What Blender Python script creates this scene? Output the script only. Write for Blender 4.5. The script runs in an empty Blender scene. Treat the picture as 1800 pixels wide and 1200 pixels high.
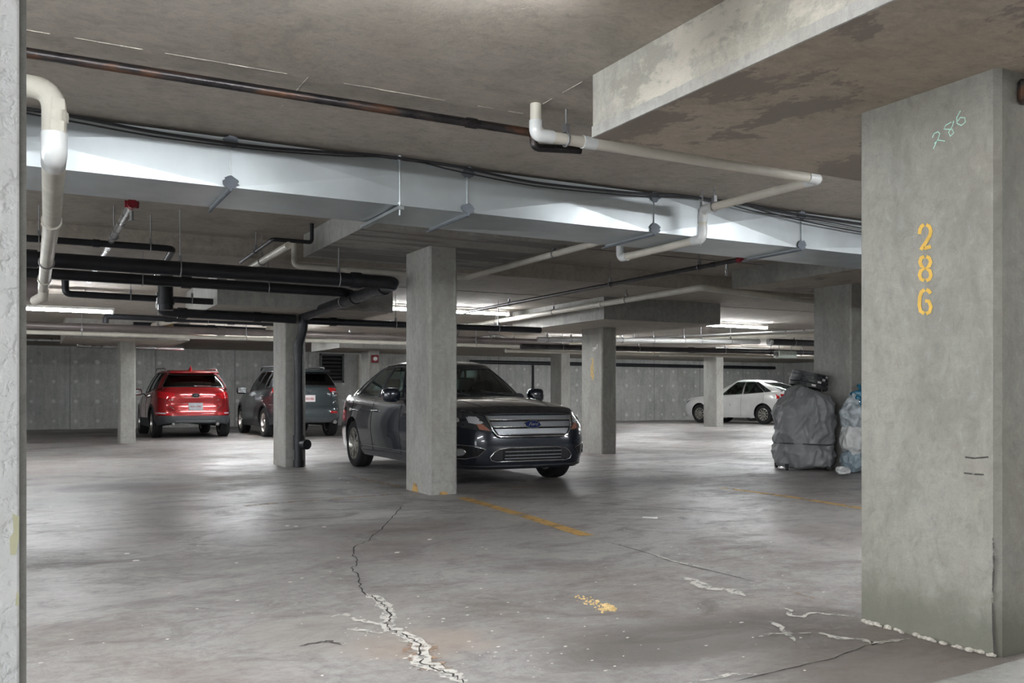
import bpy, bmesh, math, random
from mathutils import Vector, Matrix, noise
from mathutils.bvhtree import BVHTree
random.seed(7)
sc = bpy.context.scene
COL = sc.collection
PI = math.pi
rad = math.radians

# ------------------------------------------------------------------ survey helpers (1800 x 1200 frame)
F_, YH, HC, TH = 1596.0, 697.3, 0.977, 0.493
CT, ST = math.cos(TH), math.sin(TH)
def P(px, py, u=None, v=None, z=None):
    """where the sight line of a pixel meets a known plane of the building"""
    t = (px-900)/F_; w = (YH-py)/F_
    r = (t*CT+ST, -t*ST+CT, w)
    if u is not None: k = u/r[0]
    elif v is not None: k = v/r[1]
    else: k = (z-HC)/r[2]
    return Vector((k*r[0], k*r[1], HC+k*r[2]))

# ------------------------------------------------------------------ object helpers
def link(o, parent=None):
    COL.objects.link(o)
    if parent is not None: o.parent = parent
    return o
def tag(o, label=None, cat=None, group=None, kind=None):
    if label: o['label'] = label
    if cat: o['category'] = cat
    if group: o['group'] = group
    if kind: o['kind'] = kind
    return o
def empty(name, loc=(0, 0, 0), rz=0, **kw):
    o = bpy.data.objects.new(name, None); link(o)
    o.location = loc; o.rotation_euler = (0, 0, rz); o.empty_display_size = .1
    return tag(o, **kw)
def meshobj(name, verts, faces, mat, parent=None, smooth=None, fm=None, loc=None):
    me = bpy.data.meshes.new(name)
    me.from_pydata([tuple(v) for v in verts], [], faces)
    for m in (mat if isinstance(mat, (list, tuple)) else [mat]): me.materials.append(m)
    if fm: me.polygons.foreach_set('material_index', fm)
    me.validate()
    if smooth is not None:
        me.polygons.foreach_set('use_smooth', [True]*len(me.polygons))
        me.set_sharp_from_angle(angle=rad(smooth))
    o = bpy.data.objects.new(name, me)
    if loc: o.location = loc
    return link(o, parent)
def bmobj(name, bm, mat, parent=None, smooth=None, loc=None, recalc=True):
    if recalc: bmesh.ops.recalc_face_normals(bm, faces=bm.faces)
    me = bpy.data.meshes.new(name); bm.to_mesh(me); bm.free()
    for m in (mat if isinstance(mat, (list, tuple)) else [mat]): me.materials.append(m)
    if smooth is not None:
        me.polygons.foreach_set('use_smooth', [True]*len(me.polygons))
        me.set_sharp_from_angle(angle=rad(smooth))
    o = bpy.data.objects.new(name, me)
    if loc: o.location = loc
    return link(o, parent)
def add_box(bm, x0, y0, z0, x1, y1, z1, bev=0, seg=1, M=None):
    m = Matrix.Translation(((x0+x1)/2, (y0+y1)/2, (z0+z1)/2)) @ Matrix.Diagonal((x1-x0, y1-y0, z1-z0, 1))
    if M is not None: m = M @ m
    r = bmesh.ops.create_cube(bm, size=1, matrix=m)
    if bev:
        es = list({e for v in r['verts'] for e in v.link_edges})
        bmesh.ops.bevel(bm, geom=es, offset=bev, segments=seg, affect='EDGES', profile=.5)
def box(name, a, b, mat, parent=None, bev=0, seg=1, M=None, smooth=None):
    bm = bmesh.new(); add_box(bm, *a, *b, bev=bev, seg=seg, M=M)
    return bmobj(name, bm, mat, parent, smooth)
def add_cyl(bm, p0, p1, r0, r1=None, seg=16, caps=True):
    p0 = Vector(p0); p1 = Vector(p1); d = p1-p0
    q = d.to_track_quat('Z', 'Y').to_matrix().to_4x4()
    bmesh.ops.create_cone(bm, cap_ends=caps, segments=seg, radius1=r0, radius2=r0 if r1 is None else r1, depth=d.length,
                          matrix=Matrix.Translation((p0+p1)/2) @ q)
def fillet(pts, R, n=6):
    pts = [Vector(p) for p in pts]
    out = [pts[0]]
    for i in range(1, len(pts)-1):
        a, b, c = pts[i-1], pts[i], pts[i+1]
        d1 = (a-b); d2 = (c-b)
        r = min(R, d1.length*.45, d2.length*.45)
        s, e = b+d1.normalized()*r, b+d2.normalized()*r
        for k in range(n+1):
            t = k/n; out.append(s*(1-t)**2 + b*2*t*(1-t) + e*t*t)
    out.append(pts[-1]); return out
def add_tube(bm, pts, r, seg=12, caps=True, radii=None):
    pts = [Vector(p) for p in pts]
    n = len(pts); rings = []
    tan = []
    for i in range(n):
        a = pts[max(i-1, 0)]; b = pts[min(i+1, n-1)]; tan.append((b-a).normalized())
    up = Vector((0, 0, 1)) if abs(tan[0].z) < .9 else Vector((1, 0, 0))
    nrm = (up - tan[0]*up.dot(tan[0])).normalized()
    for i in range(n):
        nrm = (nrm - tan[i]*nrm.dot(tan[i])).normalized()
        bn = tan[i].cross(nrm)
        rr = radii[i] if radii else r
        rings.append([bm.verts.new(pts[i] + (nrm*math.cos(2*PI*k/seg)+bn*math.sin(2*PI*k/seg))*rr) for k in range(seg)])
    for i in range(n-1):
        for k in range(seg):
            bm.faces.new((rings[i][k], rings[i][(k+1) % seg], rings[i+1][(k+1) % seg], rings[i+1][k]))
    if caps:
        bm.faces.new(rings[0][::-1]); bm.faces.new(rings[-1])
def lathe(bm, prof, seg=32, axis='Y', M=None):
    """prof: (radius, along) closed loop or open; axis Y"""
    rings = []
    for k in range(seg):
        a = 2*PI*k/seg
        ring = []
        for (r, h) in prof:
            co = Vector((r*math.cos(a), h, r*math.sin(a)))
            if M is not None: co = M @ co
            ring.append(bm.verts.new(co))
        rings.append(ring)
    for k in range(seg):
        A, B = rings[k], rings[(k+1) % seg]
        for i in range(len(prof)-1):
            try: bm.faces.new((A[i], A[i+1], B[i+1], B[i]))
            except ValueError: pass
def lerp_tab(tab, x):
    if x <= tab[0][0]: return tab[0][1]
    for (a, b), (c, d) in zip(tab, tab[1:]):
        if x <= c:
            t = (x-a)/(c-a); return b+(d-b)*t
    return tab[-1][1]
def smooth_tab(tab, x):
    n = len(tab)
    if x <= tab[0][0]: return tab[0][1]
    if x >= tab[-1][0]: return tab[-1][1]
    for i in range(n-1):
        if x <= tab[i+1][0]:
            x0, y0 = tab[i]; x1, y1 = tab[i+1]
            def sl(j):
                if j <= 0 or j >= n-1:
                    j0 = max(0, min(j, n-2)) if j <= 0 else n-2
                    return (tab[j0+1][1]-tab[j0][1])/(tab[j0+1][0]-tab[j0][0])
                a = (tab[j][1]-tab[j-1][1])/(tab[j][0]-tab[j-1][0]); b = (tab[j+1][1]-tab[j][1])/(tab[j+1][0]-tab[j][0])
                return 0 if a*b <= 0 else 2*a*b/(a+b)
            m0, m1 = sl(i), sl(i+1); h = x1-x0; t = (x-x0)/h
            return (2*t**3-3*t*t+1)*y0+(t**3-2*t*t+t)*h*m0+(-2*t**3+3*t*t)*y1+(t**3-t*t)*h*m1

# ------------------------------------------------------------------ materials
class G:
    def __init__(s, name):
        s.m = bpy.data.materials.new(name); s.m.use_nodes = True
        s.t = s.m.node_tree; s.t.nodes.clear()
        s.out = s.t.nodes.new('ShaderNodeOutputMaterial')
        s.b = s.t.nodes.new('ShaderNodeBsdfPrincipled'); s.t.links.new(s.b.outputs[0], s.out.inputs[0])
        s._co = None
    def n(s, typ, **kw):
        nd = s.t.nodes.new('ShaderNode'+typ)
        for k, v in kw.items(): setattr(nd, k, v)
        return nd
    def L(s, a, b): s.t.links.new(a, b)
    def set(s, nd, key, val):
        i = nd.inputs[key]
        if hasattr(val, 'is_output') or isinstance(val, bpy.types.NodeSocket): s.L(val, i)
        else: i.default_value = val
    def co(s):
        if s._co is None: s._co = s.n('TexCoord').outputs['Object']
        return s._co
    def mapp(s, scale=(1, 1, 1), loc=(0, 0, 0), rot=(0, 0, 0), src=None):
        m = s.n('Mapping'); s.L(src or s.co(), m.inputs[0])
        m.inputs['Scale'].default_value = scale; m.inputs['Location'].default_value = loc; m.inputs['Rotation'].default_value = rot
        return m.outputs[0]
    def noise(s, scale=1, detail=4, rough=.55, vec=None, dist=0.0):
        nd = s.n('TexNoise'); s.L(vec or s.co(), nd.inputs['Vector'])
        nd.inputs['Scale'].default_value = scale; nd.inputs['Detail'].default_value = detail
        nd.inputs['Roughness'].default_value = rough; nd.inputs['Distortion'].default_value = dist
        return nd.outputs[0]
    def ramp(s, fac, stops, interp='LINEAR'):
        nd = s.n('ValToRGB'); s.L(fac, nd.inputs[0]); cr = nd.color_ramp; cr.interpolation = interp
        while len(cr.elements) < len(stops): cr.elements.new(.5)
        for e, (p, c) in zip(cr.elements, stops):
            e.position = p; e.color = (c, c, c, 1) if isinstance(c, (int, float)) else (*c, 1)
        return nd.outputs[0]
    def mix(s, fac, a, b, mode='MIX'):
        nd = s.n('Mix', data_type='RGBA', blend_type=mode)
        s.set(nd, 0, fac)
        for k, val in ((6, a), (7, b)):
            if isinstance(val, bpy.types.NodeSocket): s.L(val, nd.inputs[k])
            else: nd.inputs[k].default_value = (*val, 1) if len(val) == 3 else val
        return nd.outputs[2]
    def math(s, op, a, b=0.0, c=None):
        nd = s.n('Math', operation=op); s.set(nd, 0, a); s.set(nd, 1, b)
        if c is not None: s.set(nd, 2, c)
        return nd.outputs[0]
    def bump(s, h, strength=.3, dist=.01):
        nd = s.n('Bump'); s.L(h, nd.inputs['Height']); nd.inputs['Strength'].default_value = strength; nd.inputs['Distance'].default_value = dist
        s.L(nd.outputs[0], s.b.inputs['Normal'])
    def base(s, c): s.set(s.b, 'Base Color', c if isinstance(c, bpy.types.NodeSocket) else (*c, 1))
    def p(s, **kw):
        for k, v in kw.items(): s.set(s.b, k.replace('_', ' '), v)
        return s
def plain(name, col, rough=.5, metal=0.0, coat=0.0, spec=.5, var=.12, scale=9, bump=0.0, trans=0, ior=1.45, emit=None):
    g = G(name)
    if var:
        f = g.noise(scale, 4, .6)
        lo = tuple(c*(1-var) for c in col); hi = tuple(min(1, c*(1+var)) for c in col)
        g.base(g.ramp(f, [(.3, lo), (.7, hi)]))
        r = g.ramp(g.noise(scale*2.3, 3), [(.3, max(0, rough-.06)), (.7, min(1, rough+.06))]); g.set(g.b, 'Roughness', r)
    else:
        g.base(col); g.p(Roughness=rough)
    g.p(Metallic=metal, Coat_Weight=coat, Specular_IOR_Level=spec, IOR=ior, Transmission_Weight=trans, Coat_Roughness=.03)
    if bump: g.bump(g.noise(scale*3, 5), bump, .01)
    if emit: g.p(Emission_Strength=emit); g.b.inputs['Emission Color'].default_value = (.95, .98, 1, 1)
    return g.m

def concrete(name, base, var=.18, streak=0.0, patch=None, blotch=None, bump=.25, rough=.8, fine=1.0, dots=False, warm=(1, .96, .9), foot=None):
    g = G(name)
    big = g.noise(.7, 6, .6, dist=.5)
    lo = tuple(c*(1-var)*w for c, w in zip(base, warm)); hi = tuple(c*(1+var) for c in base)
    c = g.ramp(big, [(.3, lo), (.5, base), (.72, hi)])
    mid = g.noise(4.5, 7, .65)
    c = g.mix(g.ramp(mid, [(.35, 0.0), (.75, .5)]), c, tuple(min(1, x*1.25) for x in base))
    smudge = g.noise(1.0, 6, .7, vec=g.mapp((2.2, 2.2, 1.1), loc=(3, 1, 7)), dist=1.2)
    c = g.mix(g.ramp(smudge, [(.5, 0.0), (.68, .5)]), c, tuple(x*.58 for x in base))
    grain = g.noise(13, 9, .78, vec=g.mapp((1, 1.6, 1)), dist=.6)
    c = g.mix(g.ramp(grain, [(.36, .55), (.5, 0.0)]), c, tuple(x*.62 for x in base))
    c = g.mix(g.ramp(grain, [(.54, 0.0), (.7, .5)]), c, tuple(min(1, x*1.4) for x in base))
    pits = g.noise(55, 3, .6); c = g.mix(g.ramp(pits, [(.7, 0.0), (.76, .6)]), c, tuple(x*.45 for x in base))
    scr = g.noise(1.0, 8, .8, vec=g.mapp((3, 3, 7), loc=(9, 2, 4)), dist=2.2)
    c = g.mix(g.ramp(scr, [(.485, 0.0), (.5, .45), (.515, 0.0)]), c, tuple(x*.6 for x in base))
    if foot:
        sz = g.n('SeparateXYZ'); g.L(g.co(), sz.inputs[0])
        hgt = g.math('ADD', sz.outputs[2], g.math('MULTIPLY', g.math('SUBTRACT', g.noise(3.5, 6, .7), .5), .35))
        c = g.mix(g.ramp(hgt, [(.08, .8), (.15, .55), (.24, 0.0)]), c, foot)
    if streak:
        st = g.noise(1.0, 5, .6, vec=g.mapp((9, 9, .5)))
        c = g.mix(g.ramp(st, [(.45, 0.0), (.8, streak)]), c, tuple(x*.45 for x in base))
        st2 = g.noise(1.0, 4, .6, vec=g.mapp((14, 14, .8), loc=(5, 2, 0)))
        c = g.mix(g.ramp(st2, [(.62, 0.0), (.75, streak*.8)]), c, tuple(min(1, x*1.9) for x in base))
    if patch:   # damp stains with their own ragged outline
        pt = g.noise(patch[1], 9, .68, vec=g.mapp(patch[2], loc=patch[3] if len(patch) > 3 else (0, 0, 0)), dist=.35)
        c = g.mix(g.ramp(pt, [(patch[4] if len(patch) > 4 else .5, 0.0), ((patch[4] if len(patch) > 4 else .5)+.015, .9)]), c, patch[0])
    if blotch:  # pale laitance scraped over the face
        bt = g.noise(blotch[1], 9, .74, vec=g.mapp(blotch[2]), dist=.15)
        c = g.mix(g.ramp(bt, [(.5, 0.0), (.56, .75)]), c, blotch[0])
    if dots:    # form-tie plugs on a 0.6 m grid, panel joints each 2.4 m
        sep = g.n('SeparateXYZ'); g.L(g.co(), sep.inputs[0])
        wob = g.noise(1.3, 2)
        def cell(s, off):
            a = g.math('ADD', g.math('DIVIDE', s, .6), off)
            return g.math('SUBTRACT', g.math('FRACT', a), .5)
        fx = cell(sep.outputs[0], .2); fz = cell(sep.outputs[2], .1)
        d = g.math('SQRT', g.math('ADD', g.math('MULTIPLY', fx, fx), g.math('MULTIPLY', fz, fz)))
        d = g.math('ADD', d, g.math('MULTIPLY', g.math('SUBTRACT', g.noise(2.1, 3), .5), .22))
        c = g.mix(g.ramp(d, [(.05, .5), (.12, 0.0)]), c, tuple(min(1, x*1.9) for x in base))
        jx = g.math('ABSOLUTE', g.math('SUBTRACT', g.math('FRACT', g.math('DIVIDE', sep.outputs[0], 2.44)), .5))
        c = g.mix(g.ramp(jx, [(.004, .6), (.012, 0.0)]), c, tuple(x*.4 for x in base))
    g.base(c)
    g.set(g.b, 'Roughness', g.ramp(mid, [(.3, rough-.1), (.7, min(1, rough+.08))]))
    h = g.math('ADD', g.noise(26*fine, 6, .7), g.math('MULTIPLY', g.noise(3.1, 5, .6), 1.4))
    g.bump(h, bump, .012)
    return g.m

M = {}
M['ceil'] = concrete('ceiling concrete', (.42, .382, .335), .1, bump=.18, rough=.85)
M['ceil_patchy'] = concrete('stained soffit concrete', (.44, .385, .32), .12, patch=((.255, .217, .192), .9, (1.2, 1.0, 1), (2.3, 1.6, 0), .518), bump=.2)
M['soffit_streak'] = concrete('streaky soffit concrete', (.32, .3, .275), .1, patch=((.17, .158, .15), 1.0, (.5, 4.5, 1), (0, 0, 0), .5), bump=.2)
M['beam'] = concrete('scraped beam concrete', (.37, .36, .32), .1, blotch=((.5, .465, .4), 1.6, (1, 1.1, 2.2)), patch=((.3, .29, .25), 2.2, (1, .8, 2), (4, 4, 4), .55), bump=.5, rough=.8)
M['col_near'] = concrete('pale column concrete', (.3, .295, .265), .1, bump=.35, rough=.7, streak=.08, foot=(.15, .15, .115))
M['col'] = concrete('column concrete', (.35, .345, .325), .14, streak=.3, bump=.25, rough=.8)
M['wall'] = concrete('foundation wall concrete', (.48, .487, .468), .22, streak=.45, bump=.3, dots=True)
M['wall_side'] = concrete('side wall concrete', (.26, .255, .24), .12, streak=.15)
M['steel'] = plain('galvanised steel', (.5, .54, .56), .38, .75, var=.12, scale=3, bump=.02)
M['duct'] = plain('duct sheet metal', (.5, .545, .57), .36, .55, var=.1, scale=2.2, bump=.03)
M['duct_dark'] = plain('duct sealant', (.15, .17, .2), .7, 0, var=.2)
M['rod'] = plain('threaded rod steel', (.3, .3, .31), .45, .7, scale=40)
M['black_pipe'] = plain('black cast iron', (.016, .017, .021), .42, .1, var=.3, scale=5, bump=.05)
M['dark_pipe'] = plain('dark steel pipe', (.05, .046, .048), .38, .5, var=.4, scale=4)
def rusty():
    g = G('rusty steel pipe')
    f = g.noise(7, 6, .6, vec=g.mapp((.35, 1, 1)))
    g.base(g.ramp(f, [(.3, (.03, .03, .034)), (.52, (.06, .055, .056)), (.6, (.16, .085, .055)), (.72, (.05, .045, .045))]))
    g.set(g.b, 'Roughness', g.ramp(f, [(.4, .2), (.6, .5)])); g.p(Metallic=.8); g.bump(g.noise(60, 4), .15, .004)
    return g.m
M['rust'] = rusty()
M['white_pipe'] = plain('off white plastic pipe', (.62, .59, .52), .42, 0, var=.1, scale=5, bump=.03)
M['white_gloss'] = plain('glossy white pipe elbow', (.7, .72, .72), .2, 0, coat=.5, var=.05)
M['jacket'] = plain('canvas pipe jacket', (.5, .48, .42), .6, 0, var=.14, scale=6, bump=.35)
M['brown_pipe'] = plain('brown grey pipe', (.22, .19, .185), .35, .3, var=.25, scale=2)
M['silver_pipe'] = plain('silver pipe', (.5, .5, .5), .3, .8, var=.12, scale=3)
M['grey_pipe'] = plain('pale grey painted pipe', (.42, .42, .41), .4, .1, var=.15, scale=2)
M['copper'] = plain('brass valve', (.45, .33, .16), .4, .8)
M['red_paint'] = plain('red enamel', (.2, .015, .025), .4, 0, var=.15)
M['cable'] = plain('black cable', (.02, .02, .024), .5, 0)
M['housing'] = plain('white fixture enamel', (.75, .75, .73), .4, 0, var=.05)
M['tube'] = plain('fluorescent tube', (1, 1, 1), .4, var=0, emit=30)
M['number'] = plain('yellow stencil paint', (.72, .45, .09), .7, 0, var=.12, scale=20)
M['chalk'] = plain('pale green chalk', (.5, .78, .68), .9, 0, var=.2, scale=40)
M['tape'] = plain('yellowish filler', (.6, .6, .42), .7)

def worn(name, col, thr=.48, scale=7, rough=.6):
    g = G(name); g.base(g.ramp(g.noise(5, 4), [(.3, tuple(c*.8 for c in col)), (.7, col)])); g.p(Roughness=rough)
    tr = g.n('BsdfTransparent'); mx = g.n('MixShader')
    g.L(g.ramp(g.noise(scale, 8, .72), [(thr-.05, 0.0), (thr+.06, .92)]), mx.inputs[0])
    g.L(tr.outputs[0], mx.inputs[1]); g.L(g.b.outputs[0], mx.inputs[2]); g.L(mx.outputs[0], g.out.inputs[0])
    return g.m
M['line'] = worn('worn yellow line paint', (.6, .36, .11), .42, 6)
M['line_faint'] = worn('faded yellow line paint', (.5, .36, .18), .52, 9)
M['crack'] = plain('dark floor crack', (.035, .032, .03), .9, 0)  # near-black colour of the floor crack lines
M['seam'] = worn('slab seam dirt', (.07, .065, .062), .45, 14, .8)
M['salt'] = worn('white efflorescence', (.68, .66, .62), .44, 22, .9)
M['orange_salt'] = worn('orange floor spill', (.42, .29, .2), .52, 26, .9)

def floor_mat():
    g = G('garage floor concrete')
    sep = g.n('SeparateXYZ'); g.L(g.co(), sep.inputs[0])
    big = g.noise(.45, 7, .62, dist=.6)
    c = g.ramp(big, [(.3, (.22, .203, .195)), (.48, (.3, .287, .28)), (.6, (.34, .33, .322)), (.75, (.4, .39, .38))])
    dirt = g.noise(1.7, 9, .72, vec=g.mapp((1, 1.6, 1), loc=(4, 9, 0)), dist=.8)
    c = g.mix(g.ramp(dirt, [(.5, 0.0), (.66, .6)]), c, (.1, .085, .078))
    pale = g.noise(3.3, 9, .75, vec=g.mapp((1.5, 1, 1), loc=(14, 2, 0)), dist=.4)
    c = g.mix(g.ramp(pale, [(.58, 0.0), (.68, .4)]), c, (.42, .4, .37))
    rst = g.noise(.9, 8, .7, vec=g.mapp((1, 1, 1), loc=(21, 5, 0)), dist=.7)
    c = g.mix(g.ramp(rst, [(.5, 0.0), (.62, .5)]), c, (.2, .155, .14))
    fg = g.noise(11, 10, .8, vec=g.mapp((1, 1.5, 1)), dist=.8)
    c = g.mix(g.ramp(fg, [(.36, .55), (.5, 0.0)]), c, (.12, .11, .108))
    c = g.mix(g.ramp(fg, [(.54, 0.0), (.7, .5)]), c, (.42, .41, .4))
    scr = g.noise(2.0, 10, .82, vec=g.mapp((1, 1, 1), loc=(3, 31, 0)), dist=1.5)
    c = g.mix(g.ramp(scr, [(.488, 0.0), (.5, .5), (.512, 0.0)]), c, (.1, .09, .085))
    spk = g.noise(40, 2, .5)
    c = g.mix(g.ramp(spk, [(.74, 0.0), (.8, .5)]), c, (.5, .48, .44))
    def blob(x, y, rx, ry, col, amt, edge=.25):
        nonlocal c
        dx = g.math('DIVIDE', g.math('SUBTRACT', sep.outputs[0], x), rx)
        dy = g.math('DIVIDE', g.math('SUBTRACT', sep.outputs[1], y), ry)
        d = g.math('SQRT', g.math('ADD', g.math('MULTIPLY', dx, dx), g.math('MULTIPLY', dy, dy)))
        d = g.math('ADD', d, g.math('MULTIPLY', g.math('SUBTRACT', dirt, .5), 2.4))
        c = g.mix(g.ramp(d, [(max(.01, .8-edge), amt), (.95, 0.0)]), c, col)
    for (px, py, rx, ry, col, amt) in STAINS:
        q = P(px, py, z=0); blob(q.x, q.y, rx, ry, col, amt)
    g.base(c)
    wet = g.noise(.33, 6, .62, vec=g.mapp((1, 1, 1), loc=(7, 3, 0)), dist=.5)
    r = g.ramp(wet, [(.36, .32), (.5, .45), (.64, .62)])
    r2 = g.ramp(dirt, [(.45, 0.0), (.7, .22)])
    g.set(g.b, 'Roughness', g.math('ADD', r, r2)); g.p(Specular_IOR_Level=.5)
    h = g.math('ADD', g.noise(30, 7, .75), g.math('MULTIPLY', g.noise(2.4, 6, .6), 1.5))
    g.bump(h, .3, .008)
    return g.m
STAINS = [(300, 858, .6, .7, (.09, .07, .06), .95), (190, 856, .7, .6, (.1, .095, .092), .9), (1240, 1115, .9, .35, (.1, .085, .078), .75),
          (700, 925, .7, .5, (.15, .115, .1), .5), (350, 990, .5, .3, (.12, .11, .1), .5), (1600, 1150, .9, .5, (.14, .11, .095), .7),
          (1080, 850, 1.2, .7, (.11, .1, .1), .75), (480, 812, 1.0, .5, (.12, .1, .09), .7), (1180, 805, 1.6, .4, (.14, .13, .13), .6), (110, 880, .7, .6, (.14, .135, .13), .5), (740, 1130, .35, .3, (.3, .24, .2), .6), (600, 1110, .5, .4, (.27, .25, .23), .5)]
M['floor'] = floor_mat()

# ------------------------------------------------------------------ setting
U0, U1, V0, V1 = -6.0, 30.8, -4.0, 30.6
ZC, ZH = 2.51, 2.72      # ceiling over the aisles / over the middle bay
def structure(o): return tag(o, kind='structure')
floor = structure(box('floor', (U0-.3, V0-.3, -.25), (U1+.3, V1+.3, 0), M['floor']))
bm = bmesh.new()
add_box(bm, U0-.3, V0-.3, ZC, U1+.3, 5.9, ZC+.6); add_box(bm, U0-.3, 10.2, ZC, U1+.3, V1+.3, ZC+.6)
add_box(bm, U0-.3, 5.9, ZH, U1+.3, 10.2, ZC+.6)
ceiling = structure(bmobj('ceiling', bm, M['ceil']))
structure(box('wall_back', (U0-.3, V1, 0), (U1+.3, V1+.3, ZC), M['wall']))
structure(box('wall_right', (U1, V0, 0), (U1+.3, V1, ZC), M['wall']))
structure(box('wall_left', (U0-.3, 13.0, 0), (U0, V1, ZC), M['wall_side']))   # unseen side left open up to here, a made-up gap for fill light
structure(box('wall_front', (U0-.3, V0-.3, 0), (U1+.3, V0, ZC), M['wall_side']))

# stucco stub wall close to the camera on the left
def stucco():
    g = G('white stucco'); g.base(g.ramp(g.noise(3, 4), [(.3, (.74, .76, .765)), (.7, (.84, .855, .855))])); g.p(Roughness=.85)
    v = g.n('TexVoronoi', feature='DISTANCE_TO_EDGE'); g.L(g.mapp((1, 1, .8)), v.inputs['Vector']); v.inputs['Scale'].default_value = 38
    h = g.math('ADD', g.ramp(g.noise(45, 3, .55, dist=.3), [(.35, 0.0), (.5, .8), (.7, 1.0)]), g.math('MULTIPLY', g.noise(160, 3), .25))
    g.bump(h, .6, .006); return g.m
VW = 1.62
ur = P(46.5, 700, v=VW).x; us = P(33.5, 700, v=VW-.03).x
wl = structure(box('wall_side', (-2.2, VW, 0), (ur, VW+.22, ZC), M['wall_side']))
box('stucco_coat', (-2.2, VW-.03, 0), (us, VW-.001, ZC), stucco(), wl, bev=.003)
q = P(27, 905, v=VW-.032); q2 = P(22, 975, v=VW-.032)
for (pts) in ([(22, 902), (34, 908), (33, 945), (28, 975), (18, 975), (17, 945), (24, 935)], [(29, 1040), (34, 1043), (33, 1064), (27, 1064)]):
    meshobj('filler_smear', [P(a, b, v=VW-.034) for a, b in pts], [list(range(len(pts)))], M['tape'], wl)

# joints left by the formwork in the ceiling
def strip_poly(pts, w):
    """ribbon round a polyline lying in a plane of constant z"""
    L_, R_ = [], []
    n = len(pts)
    for i in range(n):
        a = Vector(pts[max(i-1, 0)]); b = Vector(pts[min(i+1, n-1)]); d = (b-a); d.z = 0; d.normalize()
        nn = Vector((-d.y, d.x, 0)); ww = (w[i] if isinstance(w, (list, tuple)) else w)*.5
        L_.append(Vector(pts[i])+nn*ww); R_.append(Vector(pts[i])-nn*ww)
    return L_+R_, [[i, i+1, n+i+1, n+i] for i in range(n-1)]
def ribbon(name, px, w, mat, z=.002, jit=0.0, sub=1, parent=None, taper=True):
    base = [P(a, b, z=z) for a, b in px]
    pts = []
    for a, b in zip(base, base[1:]):
        for k in range(sub):
            t = k/sub; p = a.lerp(b, t)
            if k or (pts and jit): p += Vector((random.uniform(-jit, jit), random.uniform(-jit, jit), 0))
            pts.append(p)
    pts.append(base[-1])
    n = len(pts)
    ws = [w*(random.uniform(.5, 1.3) if jit else 1)*(min(1, .25+i/3, .25+(n-1-i)/3) if (jit and taper) else 1) for i in range(n)]
    v, f = strip_poly(pts, ws)
    return meshobj(name, v, f, mat, parent)
M['fin'] = plain('mortar crumbs', (.5, .47, .42), .9, var=.3, scale=30)
def fin(a, b, w=.004, t=.003, z=None):
    z = ZC if z is None else z
    bm = bmesh.new(); L = (Vector(b)-Vector(a)).length; n = max(4, int(L/.09))
    for i in range(n):
        if random.random() < .35: continue
        p = Vector(a).lerp(Vector(b), i/n); q = Vector(a).lerp(Vector(b), (i+.95)/n)
        ww = w*random.uniform(.3, 1.1)*.5
        add_box(bm, min(p.x, q.x)-ww, min(p.y, q.y)-ww, z-t*random.uniform(.4, 1), max(p.x, q.x)+ww, max(p.y, q.y)+ww, z+.002)
    return bmobj('formwork_joint', bm, M['fin'], ceiling)
fin((-2, 4.3), (2.38, 4.3)); fin((1.2, 4.3), (1.2, 5.4)); fin((2.39, 3.63), (2.39, 4.3)); fin((2.0, 3.03), (2.39, 3.03)); fin((-1.5, 3.03), (.2, 3.03))
M['joint'] = plain('dark formwork joint', (.04, .036, .032), .9)  # near-black colour of the ceiling joint lines
for (a, b, z) in [((-4, 8.35), (2.6, 8.35), ZH), ((-4, 11.9), (18, 11.9), ZC), ((4.8, 9.0), (12, 9.0), ZH), ((5.6, 6.2), (5.6, 10.2), ZH), ((-4, 15.2), (20, 15.2), ZC)]:
    box('formwork_joint', (min(a[0], b[0])-.006, min(a[1], b[1])-.006, z-.003), (max(a[0], b[0])+.006, max(a[1], b[1])+.006, z+.002), M['joint'], ceiling)

# drop panels over the columns: (u0,v0,u1,v1,bottom, material)
for (a, b, c, d, z, mt, top) in [
    (2.388, 1.25, 4.45, 3.63, 2.21, 'ceil_patchy', ZC),
    (2.65, 7.62, 4.75, 9.68, 2.478, 'soffit_streak', ZH),
    (8.6, 7.3, 10.75, 9.6, 2.475, 'ceil_patchy', ZH),
    (7.8, 11.55, 10.1, 14.5, 2.165, 'ceil', ZC),
    (2.1, 11.6, 4.4, 14.1, 2.12, 'ceil', ZC),
    (0.7, 19.6, 3.0, 22.2, 2.135, 'ceil', ZC),
    (6.9, 21.9, 9.3, 24.4, 2.2, 'ceil', ZC), (12.8, 21.9, 15.2, 24.4, 2.27, 'ceil', ZC), (18.7, 21.6, 21.1, 24.4, 2.33, 'ceil', ZC)]:
    bm = bmesh.new(); add_box(bm, a, b, z, c, d, top+.02)
    for f in bm.faces:
        n = f.normal
        f.material_index = 0 if abs(n.z) > .5 else 1
    bmobj('drop_panel', bm, [M[mt], M['beam'] if z == 2.21 else M['col']], ceiling, recalc=True)
bm = bmesh.new(); n = 40; vs = []
for i in range(n+1):      # smooth lower strip of the scraped beam face, its upper edge ragged
    y = 1.25+(3.63-1.25)*i/n; h = 2.262+.006*noise.noise(Vector((y*6, 0, 0)))-.004*(i % 2)
    vs.append([bm.verts.new((2.388-d, y, z)) for (d, z) in ((0, 2.21), (.006, 2.212), (.006, h), (0, h+.003))])
for a, b in zip(vs, vs[1:]):
    for k in range(3): bm.faces.new((a[k], b[k], b[k+1], a[k+1]))
bmobj('smooth_strip', bm, M['col'], ceiling)

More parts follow.
